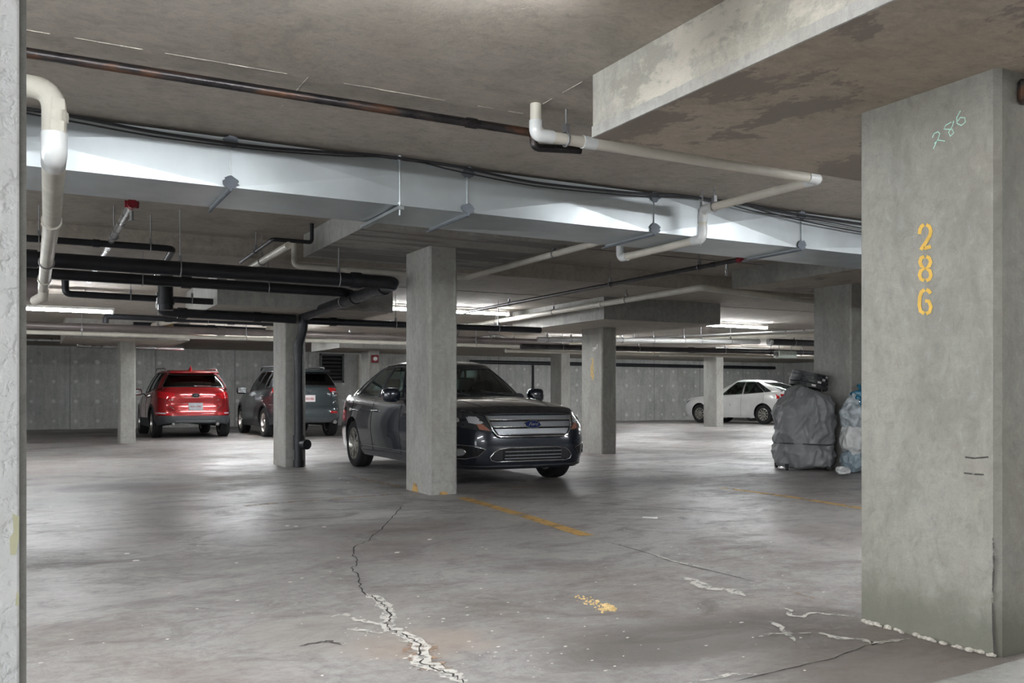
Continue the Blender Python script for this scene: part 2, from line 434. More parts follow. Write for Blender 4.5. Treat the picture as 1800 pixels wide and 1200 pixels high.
# ------------------------------------------------------------------ columns
def column(u, v, h, label, mat='col', W=.30, Ld=.65, cham=.018):
    e = empty('concrete_column', (u+W/2, v+Ld/2, 0), label=label, cat='column', group='rectangular concrete columns of the garage')
    bm = bmesh.new(); add_box(bm, -W/2, -Ld/2, 0, W/2, Ld/2, h)
    es = [x for x in bm.edges if abs(x.verts[0].co.z-x.verts[1].co.z) > .5]
    bmesh.ops.bevel(bm, geom=es, offset=cham, segments=1, affect='EDGES')
    bmobj('shaft', bm, M[mat], e)
    return e
c286 = column(3.21, 2.13, 2.21, 'nearest column at the right, yellow stencil 286 and chalk 286 on its pale face', 'col_near', cham=.022)
cmid = column(3.55, 8.33, 2.478, 'bare grey column in the middle standing in front of the dark sedan, orange paint at its foot')
c309 = column(8.67, 12.9, 2.165, 'column with narrow yellow 309 behind the right front corner of the dark sedan')
cpip = column(3.19, 12.63, 2.12, 'column with a black vertical pipe down its side, left of the dark sedan')
column(19.78, 22.8, 2.33, 'far column standing in front of the white sedan')
column(1.77, 20.6, 2.135, 'leftmost column beside the red car')
column(7.98, 22.8, 2.2, 'far column with a red bell, behind the dark sedan roof')
column(13.9, 22.8, 2.27, 'far column between the dark sedan and the column numbered 309')
column(9.62, 8.45, 2.475, 'column behind the grey covered bundle at the right')
column(25.75, 16.2, 2.35, 'dim distant column at the right just left of the column behind the grey bundle')

def stroke_polys(strokes, w, fmap, off):
    """thick strokes in the unit box -> verts/faces through fmap(a,b) -> Vector ; off = outward vector"""
    V, Fc = [], []
    for st in strokes:
        pts = [Vector((x, y)) for x, y in st]; n = len(pts); L_, R_ = [], []
        for i in range(n):
            d = (pts[min(i+1, n-1)]-pts[max(i-1, 0)]); d.normalize(); nn = Vector((-d.y, d.x))*w*.5
            L_.append(pts[i]+nn); R_.append(pts[i]-nn)
        b = len(V)
        for p in L_+R_: V.append(fmap(p.x, p.y)+off)
        for i in range(n-1): Fc.append([b+i, b+i+1, b+n+i+1, b+n+i])
    return V, Fc
DIG = {'2': [[(.02, .62), (.06, .8), (.2, .92), (.4, .98)], [(.58, .98), (.84, .92), (.97, .76), (.9, .58), (.6, .34), (.12, .02)], [(.38, .07), (.98, .15)]],
       '8': [[(.42, .98), (.16, .92), (.05, .76), (.2, .57), (.42, .5), (.12, .4), (.02, .22), (.14, .06), (.42, 0)], [(.58, .98), (.84, .92), (.95, .76), (.8, .57), (.58, .5), (.88, .4), (.98, .22), (.86, .06), (.58, 0)]],
       '6': [[(.44, .98), (.18, .88), (.04, .66), (.0, .36), (.1, .1), (.42, 0)], [(.58, .98), (.8, .93), (.96, .82)], [(.48, .52), (.8, .5), (.98, .28), (.86, .06), (.56, 0)]],
       '3': [[(.05, .9), (.4, 1), (.9, .85), (.8, .6), (.45, .52)], [(.5, .5), (.95, .35), (.9, .1), (.4, 0), (.05, .1)]],
       '0': [[(.42, 1), (.1, .85), (0, .5), (.1, .15), (.42, 0)], [(.58, 1), (.9, .85), (1, .5), (.9, .15), (.58, 0)]],
       '9': [[(.95, .6), (.5, .42), (.08, .55), (.1, .88), (.45, 1)], [(.58, 1), (.92, .85), (1, .5), (.85, .12), (.3, 0)]]}
def stencil(parent, chars, uface, px, rows, halfw, mat, w=6.5, name='stencilled_number', label=None):
    V, Fc = [], []
    for ch, (y0, y1) in zip(chars, rows):
        sts = [[(px-halfw+2*halfw*a, -(y1+(y0-y1)*b)) for a, b in st] for st in DIG[ch]]
        v, fc = stroke_polys(sts, w, lambda a, b: P(a, -b, u=uface), Vector((-.002, 0, 0))); o = len(V)
        V += v; Fc += [[i+o for i in q] for q in fc]
    o = meshobj(name, [v-Vector(parent.location) for v in V], Fc, mat, parent)
    if label: o['label'] = label
    return o
def scribble(parent, uface, lines, w, mat, name, label=None):
    V, Fc = [], []
    for ln in lines:
        pts = [P(x, y, u=uface) for x, y in ln]
        v, fc = stroke_polys([[(p.y, p.z) for p in pts]], w, lambda a, b: Vector((uface, a, b)), Vector((-.002, 0, 0)))
        o = len(V); V += v; Fc += [[i+o for i in q] for q in fc]
    o = meshobj(name, [v-Vector(parent.location) for v in V], Fc, mat, parent)
    if label: o['label'] = label
    return o
stencil(c286, '286', 3.21, 1627, [(394, 440), (450, 493), (508, 551)], 10.5, M['number'], 6.5, label='yellow stencilled 286')
Z4 = lambda l: [(1350+x/4, y/4) for x, y in l]
scribble(c286, 3.21, [Z4([(1158, 968), (1172, 938), (1198, 926), (1210, 940), (1200, 975), (1180, 1012), (1165, 1046)]), Z4([(1172, 1008), (1200, 985), (1246, 992)]),
    Z4([(1292, 858), (1250, 882), (1240, 908), (1298, 910), (1308, 935), (1284, 958), (1272, 930), (1300, 885), (1308, 850)]),
    Z4([(1356, 778), (1330, 825), (1332, 868), (1362, 882), (1390, 858), (1386, 828), (1355, 826), (1336, 852)])], .0045, M['chalk'], 'chalk_number', 'pale green chalk 286')
stencil(c309, '309', 8.67, 1041, [(630, 641), (643, 654), (655, 667)], 1.9, M['number'], 1.5, label='narrow yellow 309')
scribble(c309, 8.67, [[(1042, 611), (1044, 612), (1044, 615), (1042, 616)], [(1045.5, 611), (1047, 610.5), (1047.5, 613), (1046, 614), (1045.5, 611)], [(1049, 612), (1050, 605)]], .016, plain('white chalk', (.8, .8, .78), .9), 'chalk_number')
scribble(cpip, 3.19, [[(488.5, 618), (489, 632)], [(489, 636), (489.5, 641)], [(488.5, 648), (489, 658)]], .02, M['line_faint'], 'faded_number')
# orange paint at the foot of the middle column
meshobj('paint_splash', [v-Vector(cmid.location) for v in [P(724, 862, u=3.548), P(735, 865, u=3.548), P(733, 850, u=3.548), P(727, 848, u=3.548)]], [[0, 1, 2, 3]], M['line'], cmid)
meshobj('paint_splash', [v-Vector(cmid.location) for v in [P(771, 869.5, v=8.328), P(788, 869, v=8.328), P(785, 864, v=8.328), P(774, 864, v=8.328)]], [[0, 1, 2, 3]], M['line'], cmid)
# grout crumbs at the foot of column 286 and its chipped arris
bm = bmesh.new()
for i in range(60):
    t = random.random(); y = 2.15+.6*t
    r = random.uniform(.004, .013); bmesh.ops.create_icosphere(bm, subdivisions=1, radius=r, matrix=Matrix.Translation((-.15-random.uniform(.0, .02), y-2.455, r*.6)) @ Matrix.Diagonal((1, 1.6, .8, 1)))
o = bmobj('grout_crumbs', bm, M['fin'], c286); o['kind'] = 'stuff'
V = []; pts = [(1745, 935), (1746, 990), (1744, 1050), (1745, 1110), (1748, 1150)]
meshobj('corner_crack', *[(lambda a: a)(x) for x in (lambda ps: ([p-Vector(c286.location)+Vector((-.003, 0, 0)) for p in ps], [[i, i+1, len(ps)//2+i+1, len(ps)//2+i] for i in range(len(ps)//2-1)]))([P(x, y, u=3.21) for x, y in pts]+[P(x+2.5+(i % 2)*1.5, y, u=3.21) for i, (x, y) in enumerate(pts)])], M['seam'], c286)
scribble(c286, 3.21, [[(1697, 803), (1712, 805), (1738, 803)], [(1695, 831), (1712, 833), (1730, 834)]], .006, M['seam'], 'scratch')

# ------------------------------------------------------------------ floor marks
for px, w, mt in [([(812, 874), (925, 907), (1032, 941)], .115, 'line'), ([(607, 835), (706, 856)], .1, 'line_faint'), ([(430, 889), (500, 883), (600, 875), (706, 867)], .08, 'line_faint'),
                  ([(812, 862), (990, 851)], .06, 'line_faint'), ([(1270, 857), (1390, 873), (1560, 900)], .1, 'line'), ([(1075, 749), (1125, 753)], .12, 'line_faint'), ([(1290, 738), (1395, 744)], .12, 'line_faint'), ([(425, 760), (455, 768)], .1, 'line_faint')]:
    ribbon('painted_line', px, w, M[mt], z=.0015, parent=floor)
A = lambda l: [(500+x/3, 800+y/3) for x, y in l]
B = lambda l: [(1000+x/3, 800+y/3) for x, y in l]
crack1 = A([(625, 258), (610, 285), (560, 330), (510, 390), (460, 425), (440, 450), (375, 475), (360, 520), (380, 545), (375, 580), (350, 592), (400, 640), (395, 690), (430, 730), (480, 750), (520, 790), (550, 820), (560, 860), (540, 885), (555, 915), (600, 935), (660, 960), (720, 990), (715, 1050), (725, 1090), (780, 1120), (850, 1140), (910, 1165), (945, 1200)])
ribbon('crack', crack1, .008, M['crack'], z=.003, jit=.01, sub=5, parent=floor)
ribbon('crack_crust', crack1[13:], .075, M['salt'], z=.0022, jit=.012, sub=3, parent=floor)
ribbon('crack_crust', crack1[21:27], .12, M['orange_salt'], z=.0018, jit=.02, sub=3, parent=floor)
for px, w, mt, jit in [
    (B([(880, 1190), (1150, 1125), (1400, 1065), (1540, 1010), (1640, 985), (1790, 965)]), .006, 'crack', .006),
    (B([(1100, 800), (1170, 815), (1160, 845), (1230, 850), (1280, 830), (1400, 838), (1510, 848)]), .026, 'salt', .006),
    (B([(1040, 870), (1110, 895), (1150, 935), (1190, 980)]), .028, 'salt', .006), (B([(1000, 955), (1060, 940), (1280, 935)]), .022, 'salt', .006),
    (B([(1300, 930), (1430, 965), (1560, 970), (1600, 985), (1650, 985), (1800, 965)]), .034, 'salt', .008),
    (B([(1100, 700), (1220, 730), (1330, 765), (1420, 780)]), .02, 'orange_salt', .008),
    (B([(600, 640), (680, 665), (720, 700), (860, 710), (930, 740)]), .075, 'salt', .012),
    (B([(640, 1200), (860, 1150), (1000, 1150)]), .02, 'salt', .01),
    (B([(150, 440), (400, 510), (560, 565), (800, 620), (1000, 670)]), .012, 'seam', .004),
    (B([(420, 515), (560, 560), (760, 600)]), .026, 'salt', .008),
    (B([(0, 240), (300, 262), (620, 285), (950, 312)]), .014, 'seam', .004),
    (B([(200, 145), (560, 130), (740, 120)]), .012, 'seam', .004),
    (B([(420, 10), (700, 35), (1100, 55)]), .014, 'seam', .004),
    ([(75, 835), (250, 841), (420, 849), (600, 857)], .014, 'seam', .003), ([(45, 932), (75, 935), (100, 930)], .01, 'seam', .004),
    ([(455, 809), (475, 812), (540, 812)], .012, 'seam', .004),
    ([(1090, 790), (1200, 801), (1255, 790)], .012, 'seam', .01),
    (A([(230, 855), (320, 830), (380, 870), (480, 880), (540, 895)]), .03, 'salt', .012), (A([(330, 915), (420, 920), (520, 935)]), .035, 'salt', .012),
    (A([(80, 1005), (170, 985), (240, 980), (300, 1000)]), .02, 'seam', .01)]:
    ribbon('crack' if mt in ('crack', 'seam') else 'salt_stain', px, w, M[mt], z=.0025, jit=jit, sub=4, parent=floor)
bm = bmesh.new()
for i in range(150):
    px, py = random.uniform(60, 1450), random.uniform(880, 1190)
    if random.random() < .5: px = random.gauss(800, 160); py = random.gauss(1120, 40)
    if py < 860 or py > 1199: continue
    p = P(px, py, z=0); r = random.uniform(.002, .006)
    bmesh.ops.create_icosphere(bm, subdivisions=1, radius=r, matrix=Matrix.Translation((p.x, p.y, .001)) @ Matrix.Diagonal((random.uniform(1, 2.4), 1, .3, 1)))
for (px, py) in [(597, 841), (612, 848), (505, 924), (520, 925), (570, 926), (755, 948), (698, 971), (223, 973), (240, 985), (143+95, 985)]:
    p = P(px, py, z=0); bmesh.ops.create_icosphere(bm, subdivisions=1, radius=.013, matrix=Matrix.Translation((p.x, p.y, .001)) @ Matrix.Diagonal((1.5, .8, .3, 1)))
tag(bmobj('paint_flecks', bm, plain('white flecks', (.75, .73, .7), .8), None), 'white paint flecks scattered over the middle of the concrete floor', 'debris', kind='stuff')
bm = bmesh.new()
for i in range(120):
    if i < 45: px, py, r = random.gauss(1068, 7), random.gauss(1070, 2.6), random.uniform(.003, .012)
    else: px = 1010+random.random()**.7*62; py = 1048+(px-1010)*.33+random.gauss(0, 3.5); r = random.uniform(.002, .006)
    p = P(px, py, z=0)
    bmesh.ops.create_icosphere(bm, subdivisions=1, radius=r, matrix=Matrix.Translation((p.x, p.y, r*.4)) @ Matrix.Rotation(random.random()*3, 4, 'Z') @ Matrix.Diagonal((1.6, 1, .8, 1)))
tag(bmobj('crumbs', bm, plain('yellow crumbs', (.7, .52, .26), .85, var=.3, scale=60), None), 'small heap of yellow crumbs spilled on the floor near the front', 'debris', kind='stuff')
a = P(1130, 909, z=.003); b = P(1155, 911, z=.003)
bm = bmesh.new(); d = (b-a).normalized(); nn = Vector((-d.y, d.x, 0))*.012
vs = [bm.verts.new(p) for p in (a+nn, b+nn, b-nn, a-nn)]; vs2 = [bm.verts.new(v.co+Vector((0, 0, .004+.006*(i in (1, 2))))) for i, v in enumerate(vs)]
bm.faces.new(vs[::-1]); bm.faces.new(vs2)
for i in range(4): bm.faces.new((vs[i], vs[(i+1) % 4], vs2[(i+1) % 4], vs2[i]))
tag(bmobj('paper_strip', bm, plain('white paper', (.85, .85, .85), .6), None), 'narrow white paper strip lying alone on the floor right of the sedan', 'litter')
# pale kerb slab at the bottom right corner
k = [P(1625, 1203, z=.03), P(1810, 1154, z=.03), P(1830, 1290, z=.03), P(1560, 1290, z=.03)]
meshobj('kerb', [p for p in k]+[Vector((p.x, p.y, 0)) for p in k], [[3, 2, 1, 0], [0, 1, 5, 4], [1, 2, 6, 5], [2, 3, 7, 6], [3, 0, 4, 7]], M['wall_side'], floor)

# ------------------------------------------------------------------ duct
def z_ray_u(px, v): return P(px, 700, v=v).x
def duct():
    e = empty('air_duct', (2, 5.75, 2.2), label='wide galvanised sheet metal air duct hung under the ceiling across the picture', cat='duct')
    off = Vector((2, 5.75, 2.2))
    joints = [-6.0, -3.6, -1.2] + [z_ray_u(x, 5.45) for x in (298, 405, 500, 822, 1150, 1408)]
    us = [-6.0, -2.9, -1.15, z_ray_u(405, 5.45), z_ray_u(822, 5.45), z_ray_u(1150, 5.45), z_ray_u(1408, 5.45), 9.2, 10.9, 12.6]
    v0, v1, z0, z1 = 5.45, 6.08, 2.2, 2.488
    bm = bmesh.new()
    for a, b in zip(us, us[1:]):
        mid = (a+b)/2
        def quad(c4, nrm, h):
            c4 = [Vector(c) for c in c4]; c = sum(c4, Vector())/4 + Vector(nrm)*h
            vs = [bm.verts.new(p-off) for p in c4]; cc = bm.verts.new(c-off)
            for i in range(4): bm.faces.new((vs[i], vs[(i+1) % 4], cc))
        quad([(a, v0, z0), (b, v0, z0), (b, v0, z1), (a, v0, z1)], (0, -1, 0), .014)
        quad([(a, v0, z0), (a, v1, z0), (b, v1, z0), (b, v0, z0)], (0, 0, -1), .014)
        quad([(a, v1, z0), (a, v1, z1), (b, v1, z1), (b, v1, z0)], (0, 1, 0), .014)
        quad([(a, v0, z1), (b, v0, z1), (b, v1, z1), (a, v1, z1)], (0, 0, 1), .0)
    bmesh.ops.remove_doubles(bm, verts=bm.verts, dist=1e-4)
    bmobj('duct_shell', bm, M['duct'], e)
    for u in us[1:-1]:
        bm = bmesh.new(); w = .007; t = .012
        add_box(bm, u-w, v0-t, z0-t, u+w, v0, z1); add_box(bm, u-w, v0-t, z0-t, u+w, v1+t, z0); add_box(bm, u-w, v1, z0-t, u+w, v1+t, z1)
        bmesh.ops.translate(bm, verts=bm.verts, vec=-off); bmobj('duct_flange', bm, M['steel'], e)
        for zz in (z0+.0, z1-.05):
            bm = bmesh.new()
            c = Vector((u, v0-.0135, zz+.025)); n = 22
            vs = [bm.verts.new(c-off+Vector((math.cos(2*PI*k/n)*.05*random.uniform(.7, 1.1), -.001, math.sin(2*PI*k/n)*.04*random.uniform(.7, 1.1)))) for k in range(n)]
            f = bm.faces.new(vs); r = bmesh.ops.extrude_face_region(bm, geom=[f])
            bmesh.ops.translate(bm, verts=[x for x in r['geom'] if isinstance(x, bmesh.types.BMVert)], vec=(0, .004, 0))
            bmobj('sealant', bm, M['duct_dark'], e)
        bm = bmesh.new(); add_box(bm, u-.006, v0-.013, z0-.024, u+.006, v1+.06, z0-.012)
        bmesh.ops.translate(bm, verts=bm.verts, vec=-off); bmobj('strap', bm, M['duct_dark'], e)
    ur_ = z_ray_u(703, 5.42)
    for u in (ur_, z_ray_u(1232, 5.42), -1.9):
        bm = bmesh.new(); add_cyl(bm, Vector((u, 5.425, 2.13))-off, Vector((u, 5.425, ZC))-off, .005, seg=8); add_cyl(bm, Vector((u, 5.425, 2.2))-off, Vector((u, 5.425, 2.212))-off, .011, seg=6)
        add_cyl(bm, Vector((u, 5.425, 2.48))-off, Vector((u, 5.425, ZC))-off, .013, seg=8)
        bmobj('hanger_rod', bm, M['steel'], e)
        bm = bmesh.new(); add_box(bm, u-.02, 5.40, 2.165, u+.02, 6.14, 2.185)
        bmesh.ops.translate(bm, verts=bm.verts, vec=-off); bmobj('trapeze_bar', bm, M['steel'], e)
duct()
# cables drooping over the duct face
def cable(label, pxs, r=.007, v=5.405):
    pts = [P(x, y, v=v) for x, y in pxs]
    full = []
    tab = [(p.x, p.z) for p in pts]
    n = 60
    for i in range(n+1):
        u = tab[0][0]+(tab[-1][0]-tab[0][0])*i/n; full.append(Vector((u, v, min(ZC-.02, smooth_tab(tab, u)))))
    bm = bmesh.new(); add_tube(bm, full, r, 8)
    tag(bmobj('cable', bm, M['cable'], None, smooth=40), label, 'cable')
cable('thick black cable sagging along the top of the air duct', [(30, 187), (130, 205), (300, 237), (420, 254), (600, 269), (703, 274), (800, 292), (950, 322), (1100, 338), (1240, 346), (1400, 376), (1560, 400)], .009)
cable('thin black cable just under the thick one on the air duct', [(30, 196), (130, 214), (300, 244), (420, 259), (600, 274), (703, 277), (800, 300), (950, 328), (1100, 343), (1240, 350), (1340, 374), (1430, 386), (1560, 410)], .005, 5.39)
cable('lowest black cable at the right end of the air duct', [(1290, 352), (1340, 370), (1430, 392), (1560, 416)], .006, 5.375)

# ------------------------------------------------------------------ pipes
def hanger(parent, off, p, r, ztop, name='hanger', axis='u'):
    bm = bmesh.new(); p = Vector(p)
    add_cyl(bm, p+Vector((0, 0, r+.012))-off, Vector((p.x, p.y, ztop))-off, .006, seg=6)
    n = 16; ring = []
    for k in range(n+1):
        a = 2*PI*k/n; ring.append(p-off+(Vector((0, math.cos(a), math.sin(a))) if axis == 'u' else Vector((math.cos(a), 0, math.sin(a))))*(r+.006))
    add_tube(bm, ring, .006, 6, caps=False)
    add_box(bm, *(p-off+Vector((-.014, -.014, r+.004))), *(p-off+Vector((.014, .014, r+.05))))
    return bmobj(name, bm, M['rod'], parent)
def pipe(label, pts, r, mat, name='pipe', hangers=(), ztop=None, couplings=(), elbow=None, group=None, ends=None, R=None):
    pts = [Vector(p) for p in pts]; off = pts[0]
    e = empty(name, off, label=label, cat='pipe', group=group)
    bm = bmesh.new(); add_tube(bm, [p-off for p in fillet(pts, R or r*2.6)], r, 14)
    bmobj('tube', bm, M[mat], e, smooth=50)
    if elbow is not None:
        for i in range(1, len(pts)-1):
            a, b, c = pts[i-1], pts[i], pts[i+1]; k = r*3.4
            s = b+(a-b).normalized()*min(k, (a-b).length*.45); t = b+(c-b).normalized()*min(k, (c-b).length*.45)
            bm = bmesh.new(); add_tube(bm, [p-off for p in fillet([s, b, t], R or r*2.6)], r*1.18, 14); bmobj('elbow', bm, M[elbow], e, smooth=50)
    for (i, t, w) in couplings:
        p = pts[i].lerp(pts[i+1], t); d = (pts[i+1]-pts[i]).normalized()
        bm = bmesh.new(); add_cyl(bm, p-off-d*w, p-off+d*w, r*1.2, seg=14); bmobj('coupling', bm, M[mat if elbow is None else elbow], e, smooth=50)
    for (i, t) in hangers:
        p = pts[i].lerp(pts[i+1], t); d = (pts[i+1]-pts[i])
        zt = ztop if ztop else (ZH if 5.9 < p.y < 10.2 else ZC)
        hanger(e, off, p, r, zt, axis='u' if abs(d.x) > abs(d.y) else 'v')
    if ends:
        bm = bmesh.new(); d = (pts[-1]-pts[-2]).normalized(); add_cyl(bm, pts[-1]-off, pts[-1]-off+d*.05, r*1.35, r*1.1, seg=12); bmobj('end_cap', bm, M[ends], e, smooth=50)
    return e
# near group
pipe('long dark rust-flecked steel pipe close under the ceiling in front of the duct', [(-3.0, 4.38, 2.44), (2.49, 4.38, 2.44), (2.49, 4.38, 2.36), (2.75, 4.30, 2.36)], .023, 'rust', hangers=[(0, .05)], couplings=[(0, .93, .03)])
pw = pipe('off-white drain pipe dropping from the ceiling, zigzagging under the big beam and the duct', [(2.36, 4.13, ZC), (2.36, 4.13, 2.35), (4.42, 4.13, 2.35), (4.42, 5.25, 2.36), (4.42, 5.25, 2.145), (4.42, 6.3, 2.145), (4.42, 6.3, 2.45)], .03, 'white_pipe', elbow='white_gloss', hangers=[(1, .09), (3, .1)], couplings=[(1, .16, .04)], R=.07)
hanger(pw, Vector((2.36, 4.13, ZC)), (4.42, 5.12, 2.36), .03, ZC, axis='v')
pl = pipe('thick pale jacketed pipe with peeling cover dropping at the left edge', [(-2.6, 4.62, 2.375), (.12, 4.62, 2.375), (.12, 4.62, 2.075), (.15, 6.25, 2.07)], .052, 'jacket', R=.1)
bm = bmesh.new(); add_tube(bm, fillet([Vector((0.12+2.6, 0, -.2)), Vector((.12+2.6, 0, -.3)), Vector((.121+2.6, .16, -.3))], .09), .055, 16); bmobj('elbow', bm, M['white_gloss'], pl, smooth=50)
for i in range(3):  # peeling cloth flaps
    bm = bmesh.new(); a = -PI/2+random.uniform(-1.1, 1.1); z = -.1-.05*i; n = 6
    rows = [[bm.verts.new(Vector((2.72, 0, z+j*.016))+Vector((math.cos(a+(k-3)*.16), math.sin(a+(k-3)*.16), 0))*(.053+.005*(k in (0, 6))+.003*random.random())) for k in range(n+1)] for j in range(4)]
    for j in range(3):
        for k in range(n): bm.faces.new((rows[j][k], rows[j][k+1], rows[j+1][k+1], rows[j+1][k]))
    bmobj('peeling_wrap', bm, M['jacket'], pl, smooth=60)
pipe('pale pipe continuing away behind the duct at the far left, white fitting at its end', [(.15, 6.27, 2.07), (.17, 10.3, 2.07), (.17, 10.3, 1.99), (.1, 10.6, 1.97)], .05, 'white_pipe', couplings=[(0, .02, .05), (0, .8, .05)], hangers=[(0, .5)])
# left black group
A_ = pipe('thickest black iron pipe across the left, bending back toward the piped column', [(-5.5, 8.9, P(45, 455, v=8.9).z+.02), (3.42, 8.9, P(694, 497, v=8.9).z), (3.42, 12.42, 2.10)], .068, 'black_pipe', hangers=[(0, .42), (0, .575), (0, .76), (0, .93), (1, .5)], couplings=[(0, .2, .06), (0, .62, .07), (0, .95, .05), (1, .12, .06), (1, .4, .07)], elbow=None, R=.16)
pipe('second black iron pipe just below the thickest one, joining its return run', [(-5.5, 10.3, P(45, 476, v=10.3).z+.02), (3.3, 10.3, P(612, 514, v=10.3).z), (3.42, 10.42, P(612, 514, v=10.3).z-.005)], .056, 'black_pipe', hangers=[(0, .5), (0, .62), (0, .75), (0, .9)], couplings=[(0, .6, .05), (0, .8, .05)])
pipe('highest short black pipe at the left, ending in an elbow', [(-5.5, 9.3, 2.41), (1.27, 9.3, 2.41), (1.27, 9.7, 2.36)], .032, 'black_pipe', hangers=[(0, .3), (0, .83), (0, .97)], couplings=[(0, .9, .03)], elbow=None, R=.07)
pipe('short silver stub angling down from the highest black pipe', [(1.27, 9.72, 2.355), (1.27, 10.6, 2.30)], .03, 'silver_pipe', couplings=[(0, .5, .02)])
pipe('thin black pipe below the two thick ones, with a riser at its left end', [(P(115, 516, v=11.9).x, 11.9, 2.42), (P(115, 516, v=11.9).x, 11.9, P(115, 516, v=11.9).z), (P(425, 533, v=11.9).x, 11.9, P(425, 533, v=11.9).z)], .04, 'black_pipe', hangers=[(1, .35), (1, .7)], R=.06)
pipe('black drop pipe linking the thick pipe down to the one at the piped column', [(1.55, 12.45, 2.32), (1.55, 12.45, 2.07), (3.3, 12.47, 2.05)], .06, 'black_pipe', couplings=[(1, .15, .06), (1, .7, .05)], R=.1)
SK = P(291, 514, v=11.2)
box_e = empty('black_pipe_stack', (SK.x, 11.2, 2.1), label='short stubby vertical black pipe between the thick horizontal pipes', cat='pipe')
bm = bmesh.new(); add_cyl(bm, (0, 0, P(291, 545, v=11.2).z-2.1), (0, 0, P(291, 483, v=11.2).z-2.1+.06), .085, seg=16); bmobj('tube', bm, M['black_pipe'], box_e, smooth=50)
bm = bmesh.new(); add_cyl(bm, (0, 0, -.05), (0, 0, .02), .1, seg=16); bmobj('collar', bm, M['black_pipe'], box_e, smooth=50)
bm = bmesh.new(); add_cyl(bm, (0, 0, .2), (0, 0, ZC-2.1), .006, seg=6); bmobj('hanger', bm, M['rod'], box_e)
dp = pipe('black vertical drain pipe standing on the floor against the piped column', [(3.42, 12.5, 2.2), (3.42, 12.5, 1.9), (3.36, 12.52, 1.72), (3.36, 12.52, 0)], .062, 'black_pipe', name='drain_pipe', couplings=[(2, .8, .1), (2, .97, .05), (2, .05, .07)], R=.1)
bm = bmesh.new(); add_cyl(bm, (-.02, -.02, -1.88), (.02, -.13, -1.88), .07, seg=20); add_cyl(bm, (.02, -.13, -1.88), (.026, -.15, -1.88), .045, seg=6); bmobj('cleanout', bm, M['black_pipe'], dp, smooth=50)
pipe('thin black pipe running from the piped column to the right behind the middle column', [(3.55, 12.8, 2.06), (7.4, 12.8, 2.06)], .05, 'black_pipe', hangers=[(0, .35), (0, .8)], couplings=[(0, .1, .05)])
pipe('pale pipe running away on the left of the piped column, black conduit above it', [(2.25, 8.75, 2.44), (2.25, 13.2, 2.42)], .036, 'white_pipe', hangers=[(0, .25), (0, .55)])
pipe('black conduit climbing to the ceiling beside the middle drop panel', [(2.16, 10.5, 2.5), (2.16, 9.0, 2.53), (2.55, 9.0, 2.53), (2.55, 9.0, ZH)], .02, 'black_pipe', name='conduit', hangers=[(0, .5)], R=.04)
rh = pipe('grey sprinkler pipe leaving a red fitting behind the duct at the left', [(.72, 7.45, 2.44), (.72, 12.6, 2.44)], .03, 'silver_pipe', name='sprinkler_pipe', hangers=[(0, .3)], couplings=[(0, .55, .04)])
bm = bmesh.new(); add_cyl(bm, (0, -.05, 0), (0, .04, 0), .036, seg=12); add_cyl(bm, (-.05, 0, 0), (.05, 0, 0), .028, seg=10); add_cyl(bm, (0, 0, 0), (0, 0, .25), .02, seg=8); bmobj('red_fitting', bm, M['red_paint'], rh, smooth=50)
bm = bmesh.new(); add_cyl(bm, (0, 0, -.05), (0, 0, -.12), .014, seg=8); add_cyl(bm, (0, 0, -.12), (0, 0, -.125), .024, seg=10); bmobj('sprinkler_head', bm, M['rod'], rh)
dk = pipe('fat brownish duct end at the far left edge under the black pipes', [(-3.5, 12.9, P(60, 507, v=12.9).z), (P(84, 507, v=12.9).x, 12.9, P(60, 507, v=12.9).z)], .165, 'brown_pipe', name='duct_stub', hangers=[(0, .9)])
# centre group
pipe('pale pipe skirting the back and right edge of the middle drop panel', [(2.62, 9.95, 2.68), (2.62, 9.95, 2.42), (4.72, 9.95, 2.42), (4.72, 6.2, 2.42)], .032, 'white_pipe', couplings=[(1, .3, .05)], hangers=[(2, .55)], R=.07)
sp = pipe('dark sprinkler pipe receding from a red end cap right of the middle column', [(6.63, 15.2, 2.42), (6.63, 7.3, 2.42)], .026, 'dark_pipe', name='sprinkler_pipe', hangers=[(0, .35), (0, .7), (0, .92)], couplings=[(0, .95, .03)], ends='red_paint')
bm = bmesh.new(); add_cyl(bm, (0, -7.72, -.02), (0, -7.72, -.08), .014, seg=8); add_cyl(bm, (-.02, -7.72, -.08), (-.012, -7.72, -.14), .004, seg=6); add_cyl(bm, (.02, -7.72, -.08), (.012, -7.72, -.14), .004, seg=6); add_cyl(bm, (0, -7.72, -.14), (0, -7.72, -.146), .02, seg=10)
bmobj('sprinkler_head', bm, M['rod'], sp)
pipe('long off-white pipe receding past the drop panel of column 309', [(7.6, 17.2, 2.345), (7.6, 9.05, 2.37), (11.5, 9.95, 2.37)], .042, 'white_pipe', hangers=[(0, .3), (0, .55), (0, .8)], couplings=[(0, .4, .03), (0, .72, .03)], R=.1)
